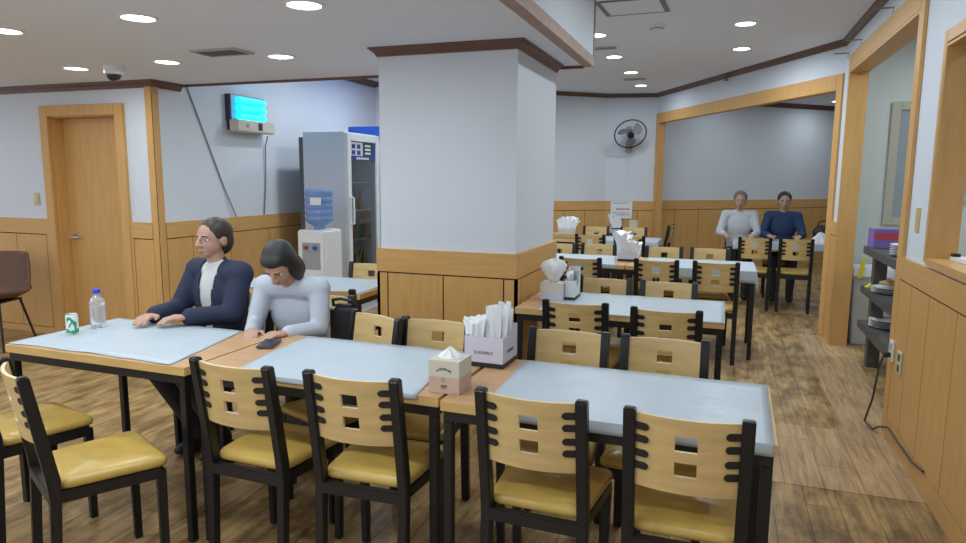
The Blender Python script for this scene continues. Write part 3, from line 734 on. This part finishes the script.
# tall napkin stack on the table behind
t = open_box('napkin_holder', 'lilac napkin holder with a tall white stack, table behind the column', -.80, 6.26, zt, .085, .09, .075, 0, True, None, .01)
for i in range(9): place_napkin(-.865+(i % 4)*.024, 6.21+(i//4)*.05, zt+.03, rs.uniform(-.4, .4), (rs.uniform(-.1, .1), rs.uniform(-.12, .05)), 1.7-.18*(i % 4), 'tall white napkin in the holder on the table behind the column', 'napkins behind the column')
for i in range(4): place_napkin(-.755+(i % 2)*.03, 6.20+(i//2)*.05, zt+.03, rs.uniform(-.4, .4), (0, .1), 1.05, 'short white napkin at the right of the holder behind the column', 'napkins behind the column, short ones')
# napkin bundle on the far left table
t = open_box('napkin_holder', 'pale box with a fan of white napkins at the column edge', -1.895, 8.62, zt, .095, .09, .10, 0, False, None, .01, mat('grey_card', (.55, .56, .52), .6))
for i in range(7): place_napkin(-1.96+i*.022, 8.60+(i % 2)*.05, zt+.02, rs.uniform(-.4, .4), (0, -.2+i*.07), 1.4+.12*(i % 3), 'white napkin of the fan in the pale box at the column edge', 'napkins on the far left table')
box_ = tag(box('tray', mat('wood_tray', (.42, .30, .14), .5), -2.02, -1.70, 8.22, 8.45, zt, zt+.05, bevel=.006), 'flat brown tray on the far left table before the napkin fan', 'tray')
# farthest table things
t = open_box('napkin_holder', 'white paper box on the farthest table before the notice', -1.47, 10.05, zt, .07, .06, .11, math.radians(10), True, None, .02, mat('white_card', (.74, .76, .77), .6))
for i in range(5): place_napkin(-1.52+i*.02, 10.05, zt+.04, .2, (0, -.25+i*.06), 1.35-.1*i, 'white napkin in the paper box on the farthest table', 'napkins on the farthest table')
tag(box('carton', mat('cream_carton', (.62, .58, .42), .6), -1.29, -1.17, 10.06, 10.16, zt, zt+.13, bevel=.003), 'small cream carton right of the notice on the farthest table', 'carton')
# notice against the panelling
t = thing('notice', 'white paper notice with red and dark print on the back panelling', 'notice', (-1.49, 10.61, .87), math.radians(11)); t.scale = (.86, 1, .86)
box('sheet', PAPER, -.19, .19, -.006, 0, 0, .31, t)
g = MB(); rr = random.Random(5)
for r_ in range(3):
    for i in range(9): g.box(-.15+i*.034, -.15+i*.034+rr.uniform(.012, .026), -.0068, -.006, .06+r_*.035+(.14 if r_ == 2 else 0), .075+r_*.035+(.14 if r_ == 2 else 0))
g.build('dark_print', mat('print_blue', (.12, .12, .2), .7), t)
g = MB()
for i in range(6): g.box(-.09+i*.04, -.065+i*.04, -.0068, -.006, .155, .185)
g.build('red_print', mat('print_red', (.5, .06, .08), .7), t)
# right end of the far table
t = thing('napkin_pile', 'white paper heap at the right end of the far people\'s table', 'napkins', (1.10, 8.85, zt))
tissue_tuft((.22, .15, .12), .7).build('paper_heap', PAPER, t, smooth=True)
t = thing('handbag', 'black bag behind the white paper heap by the opening\'s right post', 'bag', (1.16, 9.12, zt))
MB().ell((0, 0, .10), (.12, .07, .10)).build('body', BLACKP, t, smooth=True)
MB().tube([(-.07, 0, .17), (-.05, 0, .23), (0, 0, .25), (.05, 0, .23), (.07, 0, .17)], .008).build('handle', BLACKP, t, smooth=True)

# ================================================================== WALL THINGS
# insect trap lamp
t = thing('insect_trap', 'wall mounted insect trap with glowing cyan tubes', 'insect trap', (XW+.0, 5.70, 1.915)); t.scale = (1, .93, .96)
CRM = mat('trap_cream', (.60, .57, .47), .5)
box('housing', mat('trap_dark', (.04, .045, .07), .5), 0.002, .05, -.28, .27, .02, .37, t)
box('base', CRM,   .05, .15, -.31, .31, 0, .12, t, bevel=.01)
box('side_plate', mat('trap_dark', (.04, .045, .07), .5), .0, .06, -.295, -.278, .10, .37, t)
box('reflector', mat('trap_reflector', (.25, .5, .65), .3), .05, .056, -.278, .27, .12, .365, t)
UV = mat('uv_tube', (.1, .6, .8), .4, emit=(.0, .62, 1.0), emit_s=3.0)
for i in range(3): MB().cyl((.085, -.20, .158+i*.078), (.085, .215, .158+i*.078), .031, seg=14).build('tube', UV, t, smooth=True)
g = MB()
for i in range(3): g.box(.06, .10, .216, .235, .143+i*.078, .175+i*.078)
g.build('sockets', mat('trap_dark', (.04, .045, .07), .5), t)
g = MB(); g.box(.1502, .152, .02, .09, .025, .10); g.build('display', mat('black_card', (.02, .02, .024), .5), t)
MB().lathe([(.022, 0), (.026, 0), (.026, .002), (.022, .002)], (.151, -.15, .065), M=Matrix.Rotation(PI/2, 4, 'Y')).build('dial', mat('print_grey', (.33, .35, .38), .7), t)
# cables
CAB = mat('grey_cable', (.22, .22, .22), .6)
tag(MB().tube([(XW+.008, 4.92, 2.30), (XW+.008, 5.125, 1.863), (XW+.008, 5.359, 1.364), (XW+.03, 5.485, 1.09)], .006).build('cable', CAB, smooth=True), 'thin cable running slantwise down the wall left of the insect trap', 'cable')
tag(MB().tube([(XW+.06, 5.98, 1.9), (XW+.02, 5.99, 1.8), (XW+.012, 5.98, 1.4), (XW+.012, 5.94, 1.09)], .006).build('cable', CAB, smooth=True), 'thin power cable hanging from the insect trap', 'cable')
# fridge
t = thing('display_fridge', 'tall grey display fridge with a glass door beside the column', 'fridge', (-3.955, 6.2, 0))
FG = mat('fridge_grey', (.62, .67, .75), .4); FW = mat('fridge_white', (.72, .75, .78), .4)
g = MB(); g.box(-.27, .225, 0, .02, .05, 1.95); g.box(-.27, .225, .66, .68, .05, 1.95); g.box(-.27, .225, .02, .66, 1.90, 1.95); g.box(-.27, .225, .0, .68, 0, .12); g.box(-.27, -.245, .02, .66, .12, 1.90)
g.build('body', FG, t)
box('rear_grille', mat('grille_dark', (.10, .11, .12), .6), -.335, -.272, .02, .66, .1, 1.90, t)
dr = MB(); dr.box(.225, .27, 0, .07, .12, 1.94); dr.box(.225, .27, .61, .68, .12, 1.94); dr.box(.225, .27, .07, .61, 1.86, 1.94); dr.box(.225, .27, .07, .61, .12, .22)
dr = dr.build('door', FW, t, bevel=.004)
box('door_glass', GLASSY, .245, .251, .07, .61, .22, 1.86, dr)
g = MB(); g.tube([(.271, .035, 1.28), (.31, .035, 1.27), (.31, .035, 1.0), (.271, .035, .99)], .011); g.build('handle', WHITE, dr, smooth=True)
box('door_sign', mat('sign_navy', (.03, .04, .22), .5), .252, .256, .075, .605, 1.66, 1.855, dr)
g = MB(); g.box(.256, .2575, .085, .33, 1.71, 1.85); g.build('sign_panel', mat('sign_pale', (.62, .60, .72), .6), dr)
g = MB(); g.box(.256, .2575, .34, .54, 1.71, 1.85); g.build('sign_panel', mat('sign_green', (.02, .08, .06), .6), dr)
g = MB()
for i in range(3): g.box(.2575, .2585, .38, .50, 1.73+i*.04, 1.75+i*.04)
for i in range(6): g.box(.256, .2575, .2+i*.045, .232+i*.045, 1.672, 1.695)
g.build('sign_print', WHITE, dr)
for i in range(4): box('sign_mark', mat('sign_navy', (.03, .04, .22), .5), .2575, .2585, .10+(i % 2)*.11, .17+(i % 2)*.11, 1.72+(i//2)*.065, 1.765+(i//2)*.065, dr)
for z in (.45, .8, 1.12, 1.42): box('shelf', STEEL, -.2, .18, .03, .65, z, z+.012, t)
g = MB(); 
for i in range(6): g.box(-.215, -.205, .05+i*.1, .12+i*.1, .15, 1.88)
g.build('back_liner', mat('liner', (.35, .42, .45), .5), t)
bottle0 = None
cols_ = [mat('bottle_green', (.02, .12, .05), .15), mat('bottle_brown', (.10, .04, .02), .15), mat('bottle_blue', (.05, .10, .25), .15)]
protos = []
for mm in cols_:
    protos.append(MB().lathe([(.001, 0), (.03, 0), (.032, .005), (.032, .13), (.026, .16), (.012, .19), (.012, .225), (.001, .225)], seg=14).build('bottle', mm, smooth=True))
cnt = [0, 0, 0]; nm = ['green', 'brown', 'blue']
for zi, z in enumerate((.462, .812, 1.132)):
    for j in range(7):
        k = (j+zi) % 3 if zi else (j % 2)
        o = protos[k] if cnt[k] == 0 else protos[k].copy()
        if cnt[k]: col.objects.link(o)
        cnt[k] += 1; o.location = (-3.955+.11, 6.2+.09+j*.08, z); tag(o, 'small dark %s bottle on a shelf inside the glass door fridge' % nm[k], 'bottle', 'bottles in the fridge, %s' % nm[k])
# blue cooler behind
t = thing('drinks_cooler', 'cooler with a bright blue top panel behind the grey fridge', 'fridge', (-4.1, 7.05, 0))
box('body', FG, -.4, .60, .03, .72, .05, 1.9, t); box('top_panel', mat('cooler_blue', (.02, .10, .55), .45), -.08, .62, .0, .75, 1.90, 2.065, t, bevel=.004)
box('base', BLACKP, -.38, .58, .06, .68, 0, .05, t)
# water dispenser
t = thing('water_dispenser', 'white water dispenser with a blue jug before the grey fridge', 'water dispenser', (-3.71, 5.68, 0))
box('body', WHITE, -.155, .155, -.15, .16, .03, .98, t, bevel=.015)
box('base', mat('grey_plastic', (.35, .36, .38), .5), -.15, .15, -.145, .155, 0, .03, t)
g = MB(); g.box(-.10, .10, -.152, -.149, .60, .86); g.build('tap_recess', mat('grey_plastic', (.35, .36, .38), .5), t)
for sx, c_ in ((-.05, (.5, .04, .04)), (.05, (.04, .1, .5))): box('tap', mat('tap_%d' % (sx > 0), c_, .4), sx-.015, sx+.015, -.19, -.152, .80, .83, t, bevel=.003)
prof = [(.001, 0), (.05, .0), (.06, .03), (.125, .075), (.135, .09)]
for i in range(4): prof += [(.135, .11+i*.062), (.128, .13+i*.062), (.135, .15+i*.062)]
prof += [(.130, .372), (.115, .388), (.001, .390)]
jug = MB().lathe(prof, (0, .005, .98)).build('jug', mat('jug_blue', (.26, .42, .78), .15, trans=.35), t, smooth=True)
g = MB(); g.box(-.01, .11, -.133, -.130, 1.22, 1.29); g.build('jug_label', PAPER, jug)
# light switch
t = thing('light_switch', 'yellowed light switch on the wall left of the door', 'light switch', (-5.985, YD, 1.21))
box('plate', mat('yellowed', (.60, .50, .26), .5), -.035, .035, -.01, 0, 0, .115, t, bevel=.003); box('rocker', mat('yellowed2', (.66, .57, .34), .5), -.018, .018, -.016, -.01, .025, .09, t, bevel=.002)
# fan
cfan = Vector((-1.415, 10.655, 2.145))
t = thing('wall_fan', 'wall mounted fan with a black ring guard in the back corner', 'fan', cfan, math.radians(11))
FR = .235
Mf = Matrix.Translation((0, -.26, 0)) @ Matrix.Rotation(math.radians(10), 4, 'Z') @ Matrix.Rotation(math.radians(34), 4, 'X')
def cpts(r, y, n=40): return [Mf @ Vector((r*math.cos(2*PI*i/n), y, r*math.sin(2*PI*i/n))) for i in range(n+1)]
g = MB(); g.tube(cpts(FR, 0), .0095, 8); g.build('guard_ring', BLACKP, t, smooth=True)
g = MB()
for i in range(36):
    a = 2*PI*i/36
    for sgn in (-1, 1):
        g.tube([Mf @ Vector((r*math.cos(a), sgn*.045*(1-(r/FR)**2), r*math.sin(a))) for r in (.05, .11, .16, FR)], .0012, 4)
g.build('guard_wires', mat('wire_grey', (.45, .46, .5), .4), t)
BL = mat('fan_blade', (.30, .33, .42), .25)
for k in range(3):
    b = MB(); V = []
    for i in range(9):
        v = i/8; r = .035+.155*v; w = .2+.55*math.sin(PI*min(1, v*.8+.12)); row = []
        for j in range(7):
            q = j/6-.5; a = 2*PI*k/3+q*w*1.5+.5+v*.35; row.append(b.bm.verts.new(Mf @ Vector((r*math.cos(a), q*.05, r*math.sin(a)))))
        V.append(row)
    for A, B in zip(V, V[1:]):
        for j in range(6): b.bm.faces.new((A[j], A[j+1], B[j+1], B[j]))
    o = b.build('blade', BL, t, smooth=True); md = o.modifiers.new('t', 'SOLIDIFY'); md.thickness = .003
g = MB(); g.cyl(Mf @ Vector((0, -.055, 0)), Mf @ Vector((0, -.03, 0)), .048, .052, 24); g.cyl(Mf @ Vector((0, -.03, 0)), Mf @ Vector((0, .03, 0)), .03, .03, 20); g.build('hub', BLACKP, t, smooth=True)
g = MB(); g.cyl(Mf @ Vector((0, .045, 0)), Mf @ Vector((0, .14, 0)), .06, .05, 20); g.build('motor', mat('fan_grey', (.3, .31, .33), .5), t, smooth=True)
g = MB(); g.cyl(Mf @ Vector((0, .1, -.02)), (0, -.05, -.16), .018, .018, 12); g.box(-.05, .05, -.06, 0.01, -.26, -.1); g.build('wall_bracket', mat('fan_grey', (.3, .31, .33), .5), t, bevel=.003)
for sx, ln in ((-.03, .30), (.02, .36)): MB().tube([(sx, -.06, -.25), (sx, -.06, -.25-ln)], .0025, 5).build('pull_cord', mat('cord_white', (.6, .6, .62), .6), t)
# right wall: sockets, tape, brackets, cable
t = thing('wall_socket', 'white wall socket with a plugged in cable on the right panelling', 'socket', (XR-.019, 4.372, .46), 0)
box('plate', WHITE, -.012, 0, -.04, .04, 0, .12, t, bevel=.003)
g = MB(); g.box(-.045, -.012, -.016, .016, .022, .05); g.build('plug', mat('plug_black', (.02, .02, .02), .5), t, bevel=.003)
box('cover_flap', mat('socket_grey', (.45, .47, .5), .5), -.016, -.012, -.02, .02, .065, .105, t)
t = thing('wall_socket', 'yellowed double wall socket beside the white one', 'socket', (XR-.019, 4.185, .435), 0)
box('plate', mat('yellowed3', (.62, .58, .42), .5), -.01, 0, -.045, .045, 0, .125, t, bevel=.003)
g = MB(); g.box(-.0115, -.01, -.025, .025, .012, .05); g.box(-.0115, -.01, -.025, .025, .072, .11); g.build('outlet_face', mat('outlet_dark', (.10, .10, .07), .5), t)
tag(MB().tube([(XR-.06, 4.372, .495), (XR-.075, 4.40, .42), (XR-.08, 4.47, .2), (XR-.10, 4.54, .03), (XR-.07, 4.45, .012), (XR-.05, 4.40, .05), (XR-.035, 4.25, .10), (XR-.035, 4.0, .10), (XR-.03, 3.75, .10), (XR-.028, 3.56, .13)], .006).build('power_cable', mat('cable_dark', (.05, .045, .04), .5), smooth=True), 'dark power cable looping from the white socket along the skirting', 'cable')
tag(box('wall_tag', mat('tape_yellow', (.55, .42, .16), .6), XR-.004, XR, 4.145, 4.225, 1.22, 1.35), 'small yellow paper tag on the white wall strip', 'tag')
for i, (y, z, lab) in enumerate(((6.98, 2.6, 'far'), (6.35, 2.6, 'middle'), (5.25, 2.6, 'near'))):
    t = thing('rail_bracket', 'thin metal bracket above the passage casing, %s one' % lab, 'bracket', (XR, y, z), 0, 'brackets above the passage')
    g = MB(); g.tube([(0, 0, .015), (-.12, 0, .015)], .006); g.build('arm', mat('bracket_grey', (.25, .25, .26), .4), t)
    g = MB(); g.tube([(-.012, 0, .015), (-.012, 0, -.03)], .007); g.build('clip', WHITE, t)
# tray on sill
t = thing('paper_stack', 'white papers lying on the service window sill', 'papers', (XR+.12, 3.72, zw0+.005), .1)
box('sheets', PAPER, -.05, .05, -.12, .1, 0, .02, t); box('clip', BLACKP, -.052, -.02, .06, .09, .02, .035, t)

# serving shelf in the passage
DKW = mat('dark_grey_wood', (.085, .085, .082), .5, noise_amt=.25, noise_scale=9, stretch=(2, 1, 6))
t = thing('serving_shelf', 'dark grey wooden shelf unit with three boards behind the passage', 'shelf', (0, 0, 0))
sx0, sx1, sy0, sy1 = 1.10, 1.46, 4.75, 6.24
for z in (.96, .64, .345): box('shelf_board', DKW, sx0, sx1, sy0, sy1, z-.06, z, t, bevel=.004)
for y in (sy0+.05, sy1-.22):
    for x in (sx0+.05, sx1-.14): box('post', DKW, x, x+.09, y, y+.10, 0, .90, t)
t.location = (0, 0, 0)
t = thing('snack_carton', 'purple and red carton at the far end of the top shelf', 'carton', (1.27, 6.12, .961), math.radians(8))
box('body', mat('carton_purple', (.22, .14, .42), .5), -.15, .15, -.07, .07, 0, .15, t, bevel=.003)
g = MB(); g.box(-.151, .10, -.0712, -.0705, .07, .12); g.box(-.0, .12, -.0712, -.0705, .02, .05); g.build('red_print', mat('print_red', (.5, .06, .08), .7), t)
plate = MB().lathe([(.001, 0), (.06, 0), (.065, .004), (.105, .014), (.107, .017), (.10, .016), (.06, .007), (.001, .006)], seg=28).build('plate', WHITE, smooth=True)
plist = [(1.25, 5.46, .961+.017*i, 'white plate in the stack on the top dark shelf', 'plates on the top shelf') for i in range(5)] + [(1.22, 5.80, .641+.017*i, 'white plate in the stack on the middle dark shelf', 'plates on the middle shelf') for i in range(3)] + [(1.25, 5.95, .346+.017*i, 'white plate in the stack on the bottom dark shelf', 'plates on the bottom shelf') for i in range(4)]
for i, (x, y, z, lb, gr) in enumerate(plist):
    o = plate if i == 0 else plate.copy()
    if i: col.objects.link(o)
    o.location = (x, y, z); o.scale = (1.15, 1.15, 1); tag(o, lb, 'plate', gr)
t = thing('food_tray', 'bread like tan bundle on the middle shelf plates', 'food', (1.22, 5.80, .641+.051))
MB().ell((0, 0, .028), (.075, .055, .022)).build('bundle', mat('bread_tan', (.50, .32, .18), .7, noise_amt=.2), t, smooth=True)
t = thing('cloth', 'crumpled yellow cloth at the far end of the middle shelf', 'cloth', (1.155, 6.10, .641))
tissue_tuft((.085, .07, .035), 1.4).build('cloth_body', mat('yellow_cloth', (.65, .56, .04), .7), t, smooth=True)
t = thing('metal_tray', 'shallow metal tray at the near part of the bottom shelf', 'tray', (1.28, 5.4, .346))
g = MB(); g.box(-.14, .14, -.19, .19, 0, .004); g.box(-.14, .14, -.19, -.186, .004, .03); g.box(-.14, .14, .186, .19, .004, .03); g.box(-.14, -.136, -.186, .186, .004, .03); g.box(.136, .14, -.186, .186, .004, .03); g.build('tray_body', STEEL, t)
t = thing('paper_packs', 'pale wrapped pack lying on the top shelf before the plates', 'package', (1.25, 5.0, .961), .1)
box('pack', PAPER, -.12, .12, -.12, .12, 0, .05, t, bevel=.008)
# waste bin
t = thing('waste_bin', 'pale grey bin with a liner behind the dark shelf', 'bin', (1.29, 6.93, 0))
g = MB(); g.hexa([(-.13, -.11, 0), (.13, -.11, 0), (-.13, .11, 0), (.13, .11, 0), (-.16, -.14, .68), (.16, -.14, .68), (-.16, .14, .68), (.16, .14, .68)]); g.build('body', mat('bin_grey', (.50, .49, .47), .5), t, bevel=.01)
b = MB(); b.box(-.17, .17, -.15, .15, .62, .72); b.build('liner', PAPER, t, bevel=.015)
t2 = tag(MB().prism([(1.165, 6.765, .62), (1.20, 6.765, .62), (1.225, 6.765, .80), (1.19, 6.765, .80)], (0, .006, 0)).build('yellow_strip', mat('strip_yellow', (.75, .65, .03), .5)), 'bright yellow plastic strip hanging over the grey bin', 'strip')

# ================================================================== PEOPLE
SKIN = mat('skin', (.50, .29, .21), .5); HAIRB = mat('hair_black', (.012, .011, .012), .45, bump=.3, bump_scale=120)
def remesh(b, name, m, voxel, sm, parent):
    o = b.build(name, m); md = o.modifiers.new('r', 'REMESH'); md.mode = 'VOXEL'; md.voxel_size = voxel; md.use_smooth_shade = True
    md = o.modifiers.new('s', 'SMOOTH'); md.factor = .5; md.iterations = sm
    bpy.context.view_layer.update()
    me = D.meshes.new_from_object(o.evaluated_get(bpy.context.evaluated_depsgraph_get())); D.objects.remove(o)
    me.materials.clear(); me.materials.append(m)
    for p in me.polygons: p.use_smooth = True
    o = D.objects.new(name, me); col.objects.link(o); o.parent = parent; return o
def person(label, loc, deg, shirt, trousers, hair, lean=.10, nod=10, jacket=None, long_hair=False, vox=.006, hands=((-.17, .36, .79), (.17, .36, .79)), turn=0, sc=1, tuck=0):
    t = thing('person', label, 'person', loc, math.radians(deg)); t.scale = (sc,)*3
    V = Vector
    hip = V((0, -.02, .56)); chest = V((0, -.02+lean*.6, .90)); shz = 1.03; neck = V((0, -.02+lean, 1.08))
    Mh = Matrix.Translation(neck+V((0, .01, .0))) @ Matrix.Rotation(math.radians(turn), 4, 'Z') @ Matrix.Rotation(math.radians(-nod), 4, 'X')
    H = lambda x, y, z: Mh @ V((x, y, z))
    M3 = Mh.to_3x3().to_4x4()
    sh = [V((s*.165, -.03+lean, shz)) for s in (-1, 1)]; hd = [V(h) for h in hands]
    el = []
    for s, a, h in zip((-1, 1), sh, hd):
        mid = (a+h)/2; el.append(mid+V((s*.065, -.06, -.11)))
    hipj = [V((s*.09, .0, .55)) for s in (-1, 1)]; kn = [V((s*.11, .36, .52)) for s in (-1, 1)]; an = [V((s*.10, .36-tuck, .09)) for s in (-1, 1)]
    def torso(b, g):
        b.ell(hip, (.165+g, .115+g, .11+g)); b.ell((hip+chest)/2, (.145+g, .10+g, .19+g)); b.ell(chest, (.165+g, .105+g, .19+g))
        b.cap(sh[0], sh[1], .058+g, .058+g); b.cap(chest+V((0, 0, .1)), neck, .075+g*.6, .055+g*.4)
    def arms(b, g, end=1.0):
        for a, e, h in zip(sh, el, hd):
            b.cap(a, e, .050+g, .040+g); b.cap(e, e+(h-e)*end, .038+g, .028+g if end == 1 else .031+g)
    def legs(b, g, end=1.0):
        for a, k, n in zip(hipj, kn, an):
            b.cap(a, k, .078+g, .056+g); b.cap(k, k+(n-k)*end, .054+g, .037+g)
    b = MB(); torso(b, 0); arms(b, 0); legs(b, 0)
    # neck and head
    b.cap(neck+V((0, 0, -.03)), H(0, .0, .07), .052, .048)
    b.ell(H(0, .0, .165), (.074, .092, .085), M3); b.ell(H(0, .025, .115), (.060, .068, .068), M3); b.ell(H(0, .062, .068), (.030, .028, .022), M3)
    b.cap(H(0, .098, .155), H(0, .112, .118), .008, .014); b.ell(H(.013, .10, .114), (.009, .01, .008), M3); b.ell(H(-.013, .10, .114), (.009, .01, .008), M3)
    b.cap(H(-.035, .083, .163), H(.035, .083, .163), .010, .010)
    b.ell(H(0, .088, .084), (.024, .010, .009), M3)
    for s in (-1, 1): b.ell(H(s*.076, -.005, .135), (.010, .022, .032), M3)
    # hands
    for s, e, h in zip((-1, 1), el, hd):
        d = (h-e).normalized(); side = V((0, 0, 1)).cross(d).normalized(); dn = d.cross(side)
        if dn.z > 0: dn = -dn
        pc_ = h+d*.045
        R = Matrix((side, d, dn)).transposed().to_4x4()
        b.ell(pc_, (.042, .052, .017), R)
        for i, (off, ln) in enumerate(((-.030, .060), (-.011, .070), (.010, .066), (.029, .050))):
            p0 = pc_+d*.035+side*off; p1 = p0+d*ln*.5+dn*.008; p2 = p1+d*ln*.42+dn*.022
            b.cap(p0, p1, .0092, .0085); b.cap(p1, p2, .0085, .0072)
        inner = side if side.x*s < 0 else -side
        p0 = pc_-d*.02+inner*.036; p1 = p0+inner*.022+d*.03; p2 = p1+d*.028+inner*.003+dn*.008
        b.cap(p0, p1, .0115, .010); b.cap(p1, p2, .010, .008)
    for n in an: b.cap(n, n+V((0, .0, -.03)), .036, .034)
    body = remesh(b, 'body', SKIN, vox, 2, t)
    for s in (-1, 1):
        MB().ell(H(s*.031, .0745, .145), (.0125, .0105, .0075), M3, 12, 8).build('eye', mat('eye_white', (.75, .74, .72), .2), body, smooth=True)
        MB().ell(H(s*.031, .0835, .144), (.0052, .0025, .0052), M3, 10, 6).build('iris', mat('eye_dark', (.02, .012, .01), .15), body, smooth=True)
        MB().cap(H(s*.018, .0945, .166), H(s*.046, .088, .168), .0035, .0028).build('eyebrow', hair, body, smooth=True)
    MB().ell(H(0, .098, .084), (.021, .005, .006), M3, 14, 8).build('lips', mat('lips', (.42, .17, .15), .4), body, smooth=True)
    # clothes
    b = MB(); torso(b, .008); arms(b, .010, .93 if not jacket else .5); o = remesh(b, 'shirt', shirt, .009, 3, t)
    if jacket:
        b = MB(); torso(b, .019); arms(b, .019, .93)
        o = remesh(b, 'jacket', jacket, .009, 3, t)
        bm = bmesh.new(); bm.from_mesh(o.data)     # open front
        kill = [f_ for f_ in bm.faces if abs(f_.calc_center_median().x) < .018+max(0, f_.calc_center_median().z-.62)*.11 and f_.calc_center_median().y > .02 and f_.normal.y > .1]
        bmesh.ops.delete(bm, geom=kill, context='FACES'); bm.to_mesh(o.data); bm.free()
        md = o.modifiers.new('t', 'SOLIDIFY'); md.thickness = .006; md.offset = -1
    b = MB(); b.ell(hip, (.178, .128, .105)); legs(b, .010, .96); remesh(b, 'trousers', trousers, .010, 3, t)
    for n in an:
        b = MB(); b.ell(n+V((0, .06, -.05)), (.045, .12, .040)); b.ell(n+V((0, .0, -.03)), (.042, .05, .045)); b.build('shoe', BLACKP, t, smooth=True)
    # hair
    b = MB(); b.ell(H(0, -.018, .178), (.086, .098, .088), M3); b.ell(H(0, -.05, .135), (.080, .062, .09), M3)
    if long_hair:
        b.ell(H(-.066, -.015, .10), (.03, .055, .11), M3); b.ell(H(.066, -.015, .10), (.03, .055, .11), M3); b.ell(H(0, -.065, .06), (.085, .045, .12), M3); b.ell(H(0, .04, .215), (.065, .05, .035), M3)
    o = remesh(b, 'hair', hair, .007, 2, t)
    return t
NAVY = mat('navy_cloth', (.020, .028, .065), .8, bump=.1, bump_scale=50); GREYSH = mat('pale_grey_cloth', (.50, .54, .62), .85, bump=.1, bump_scale=50)
DARKT = mat('dark_trousers', (.03, .03, .035), .85); PALE = mat('pale_top', (.55, .56, .60), .85); NAVY2 = mat('navy_top', (.02, .045, .12), .8); WHT = mat('white_shirt', (.62, .62, .62), .8)
HAIRG = mat('hair_grey_brown', (.16, .13, .11), .6); HAIRD = mat('hair_dark_brown', (.035, .025, .02), .5)
person('seated person in an open navy jacket at the left front table, facing us', (-2.55, 2.95, 0), 172, WHT, DARKT, HAIRD, lean=.05, nod=2, jacket=NAVY, hands=((-.08, .31, .83), (.12, .36, .83)), sc=.95, tuck=.24)
person('seated black haired person in pale grey with head bowed at the front tables', (-2.06, 3.02, 0), 186, GREYSH, DARKT, HAIRB, lean=.20, nod=45, long_hair=True, hands=((-.10, .42, .83), (.10, .42, .83)), sc=.91, tuck=.24)
person('far seated person in a pale top at the left of the opening\'s table', (.20, 9.39, 0), 180, PALE, DARKT, HAIRG, lean=.05, nod=8, vox=.009, hands=((-.17, .34, .80), (.17, .34, .80)))
person('far seated person in a navy top at the right of the opening\'s table', (.72, 9.39, 0), 180, NAVY2, DARKT, HAIRB, lean=.05, nod=8, vox=.009, hands=((-.17, .34, .80), (.17, .34, .80)))
# dark bag hung behind the person in grey
t = thing('shoulder_bag', 'black shoulder bag between the person in grey and the empty chair', 'bag', (-1.80, 2.965, 0), .1)
MB().box(-.075, .075, -.045, .045, .60, .85).build('bag_body', BLACKP, t, bevel=.03, seg=3)
MB().tube([(-.06, 0, .84), (-.05, -.03, .875), (.0, -.04, .885), (.05, -.03, .875), (.06, 0, .84)], .008).build('strap', BLACKP, t, smooth=True)
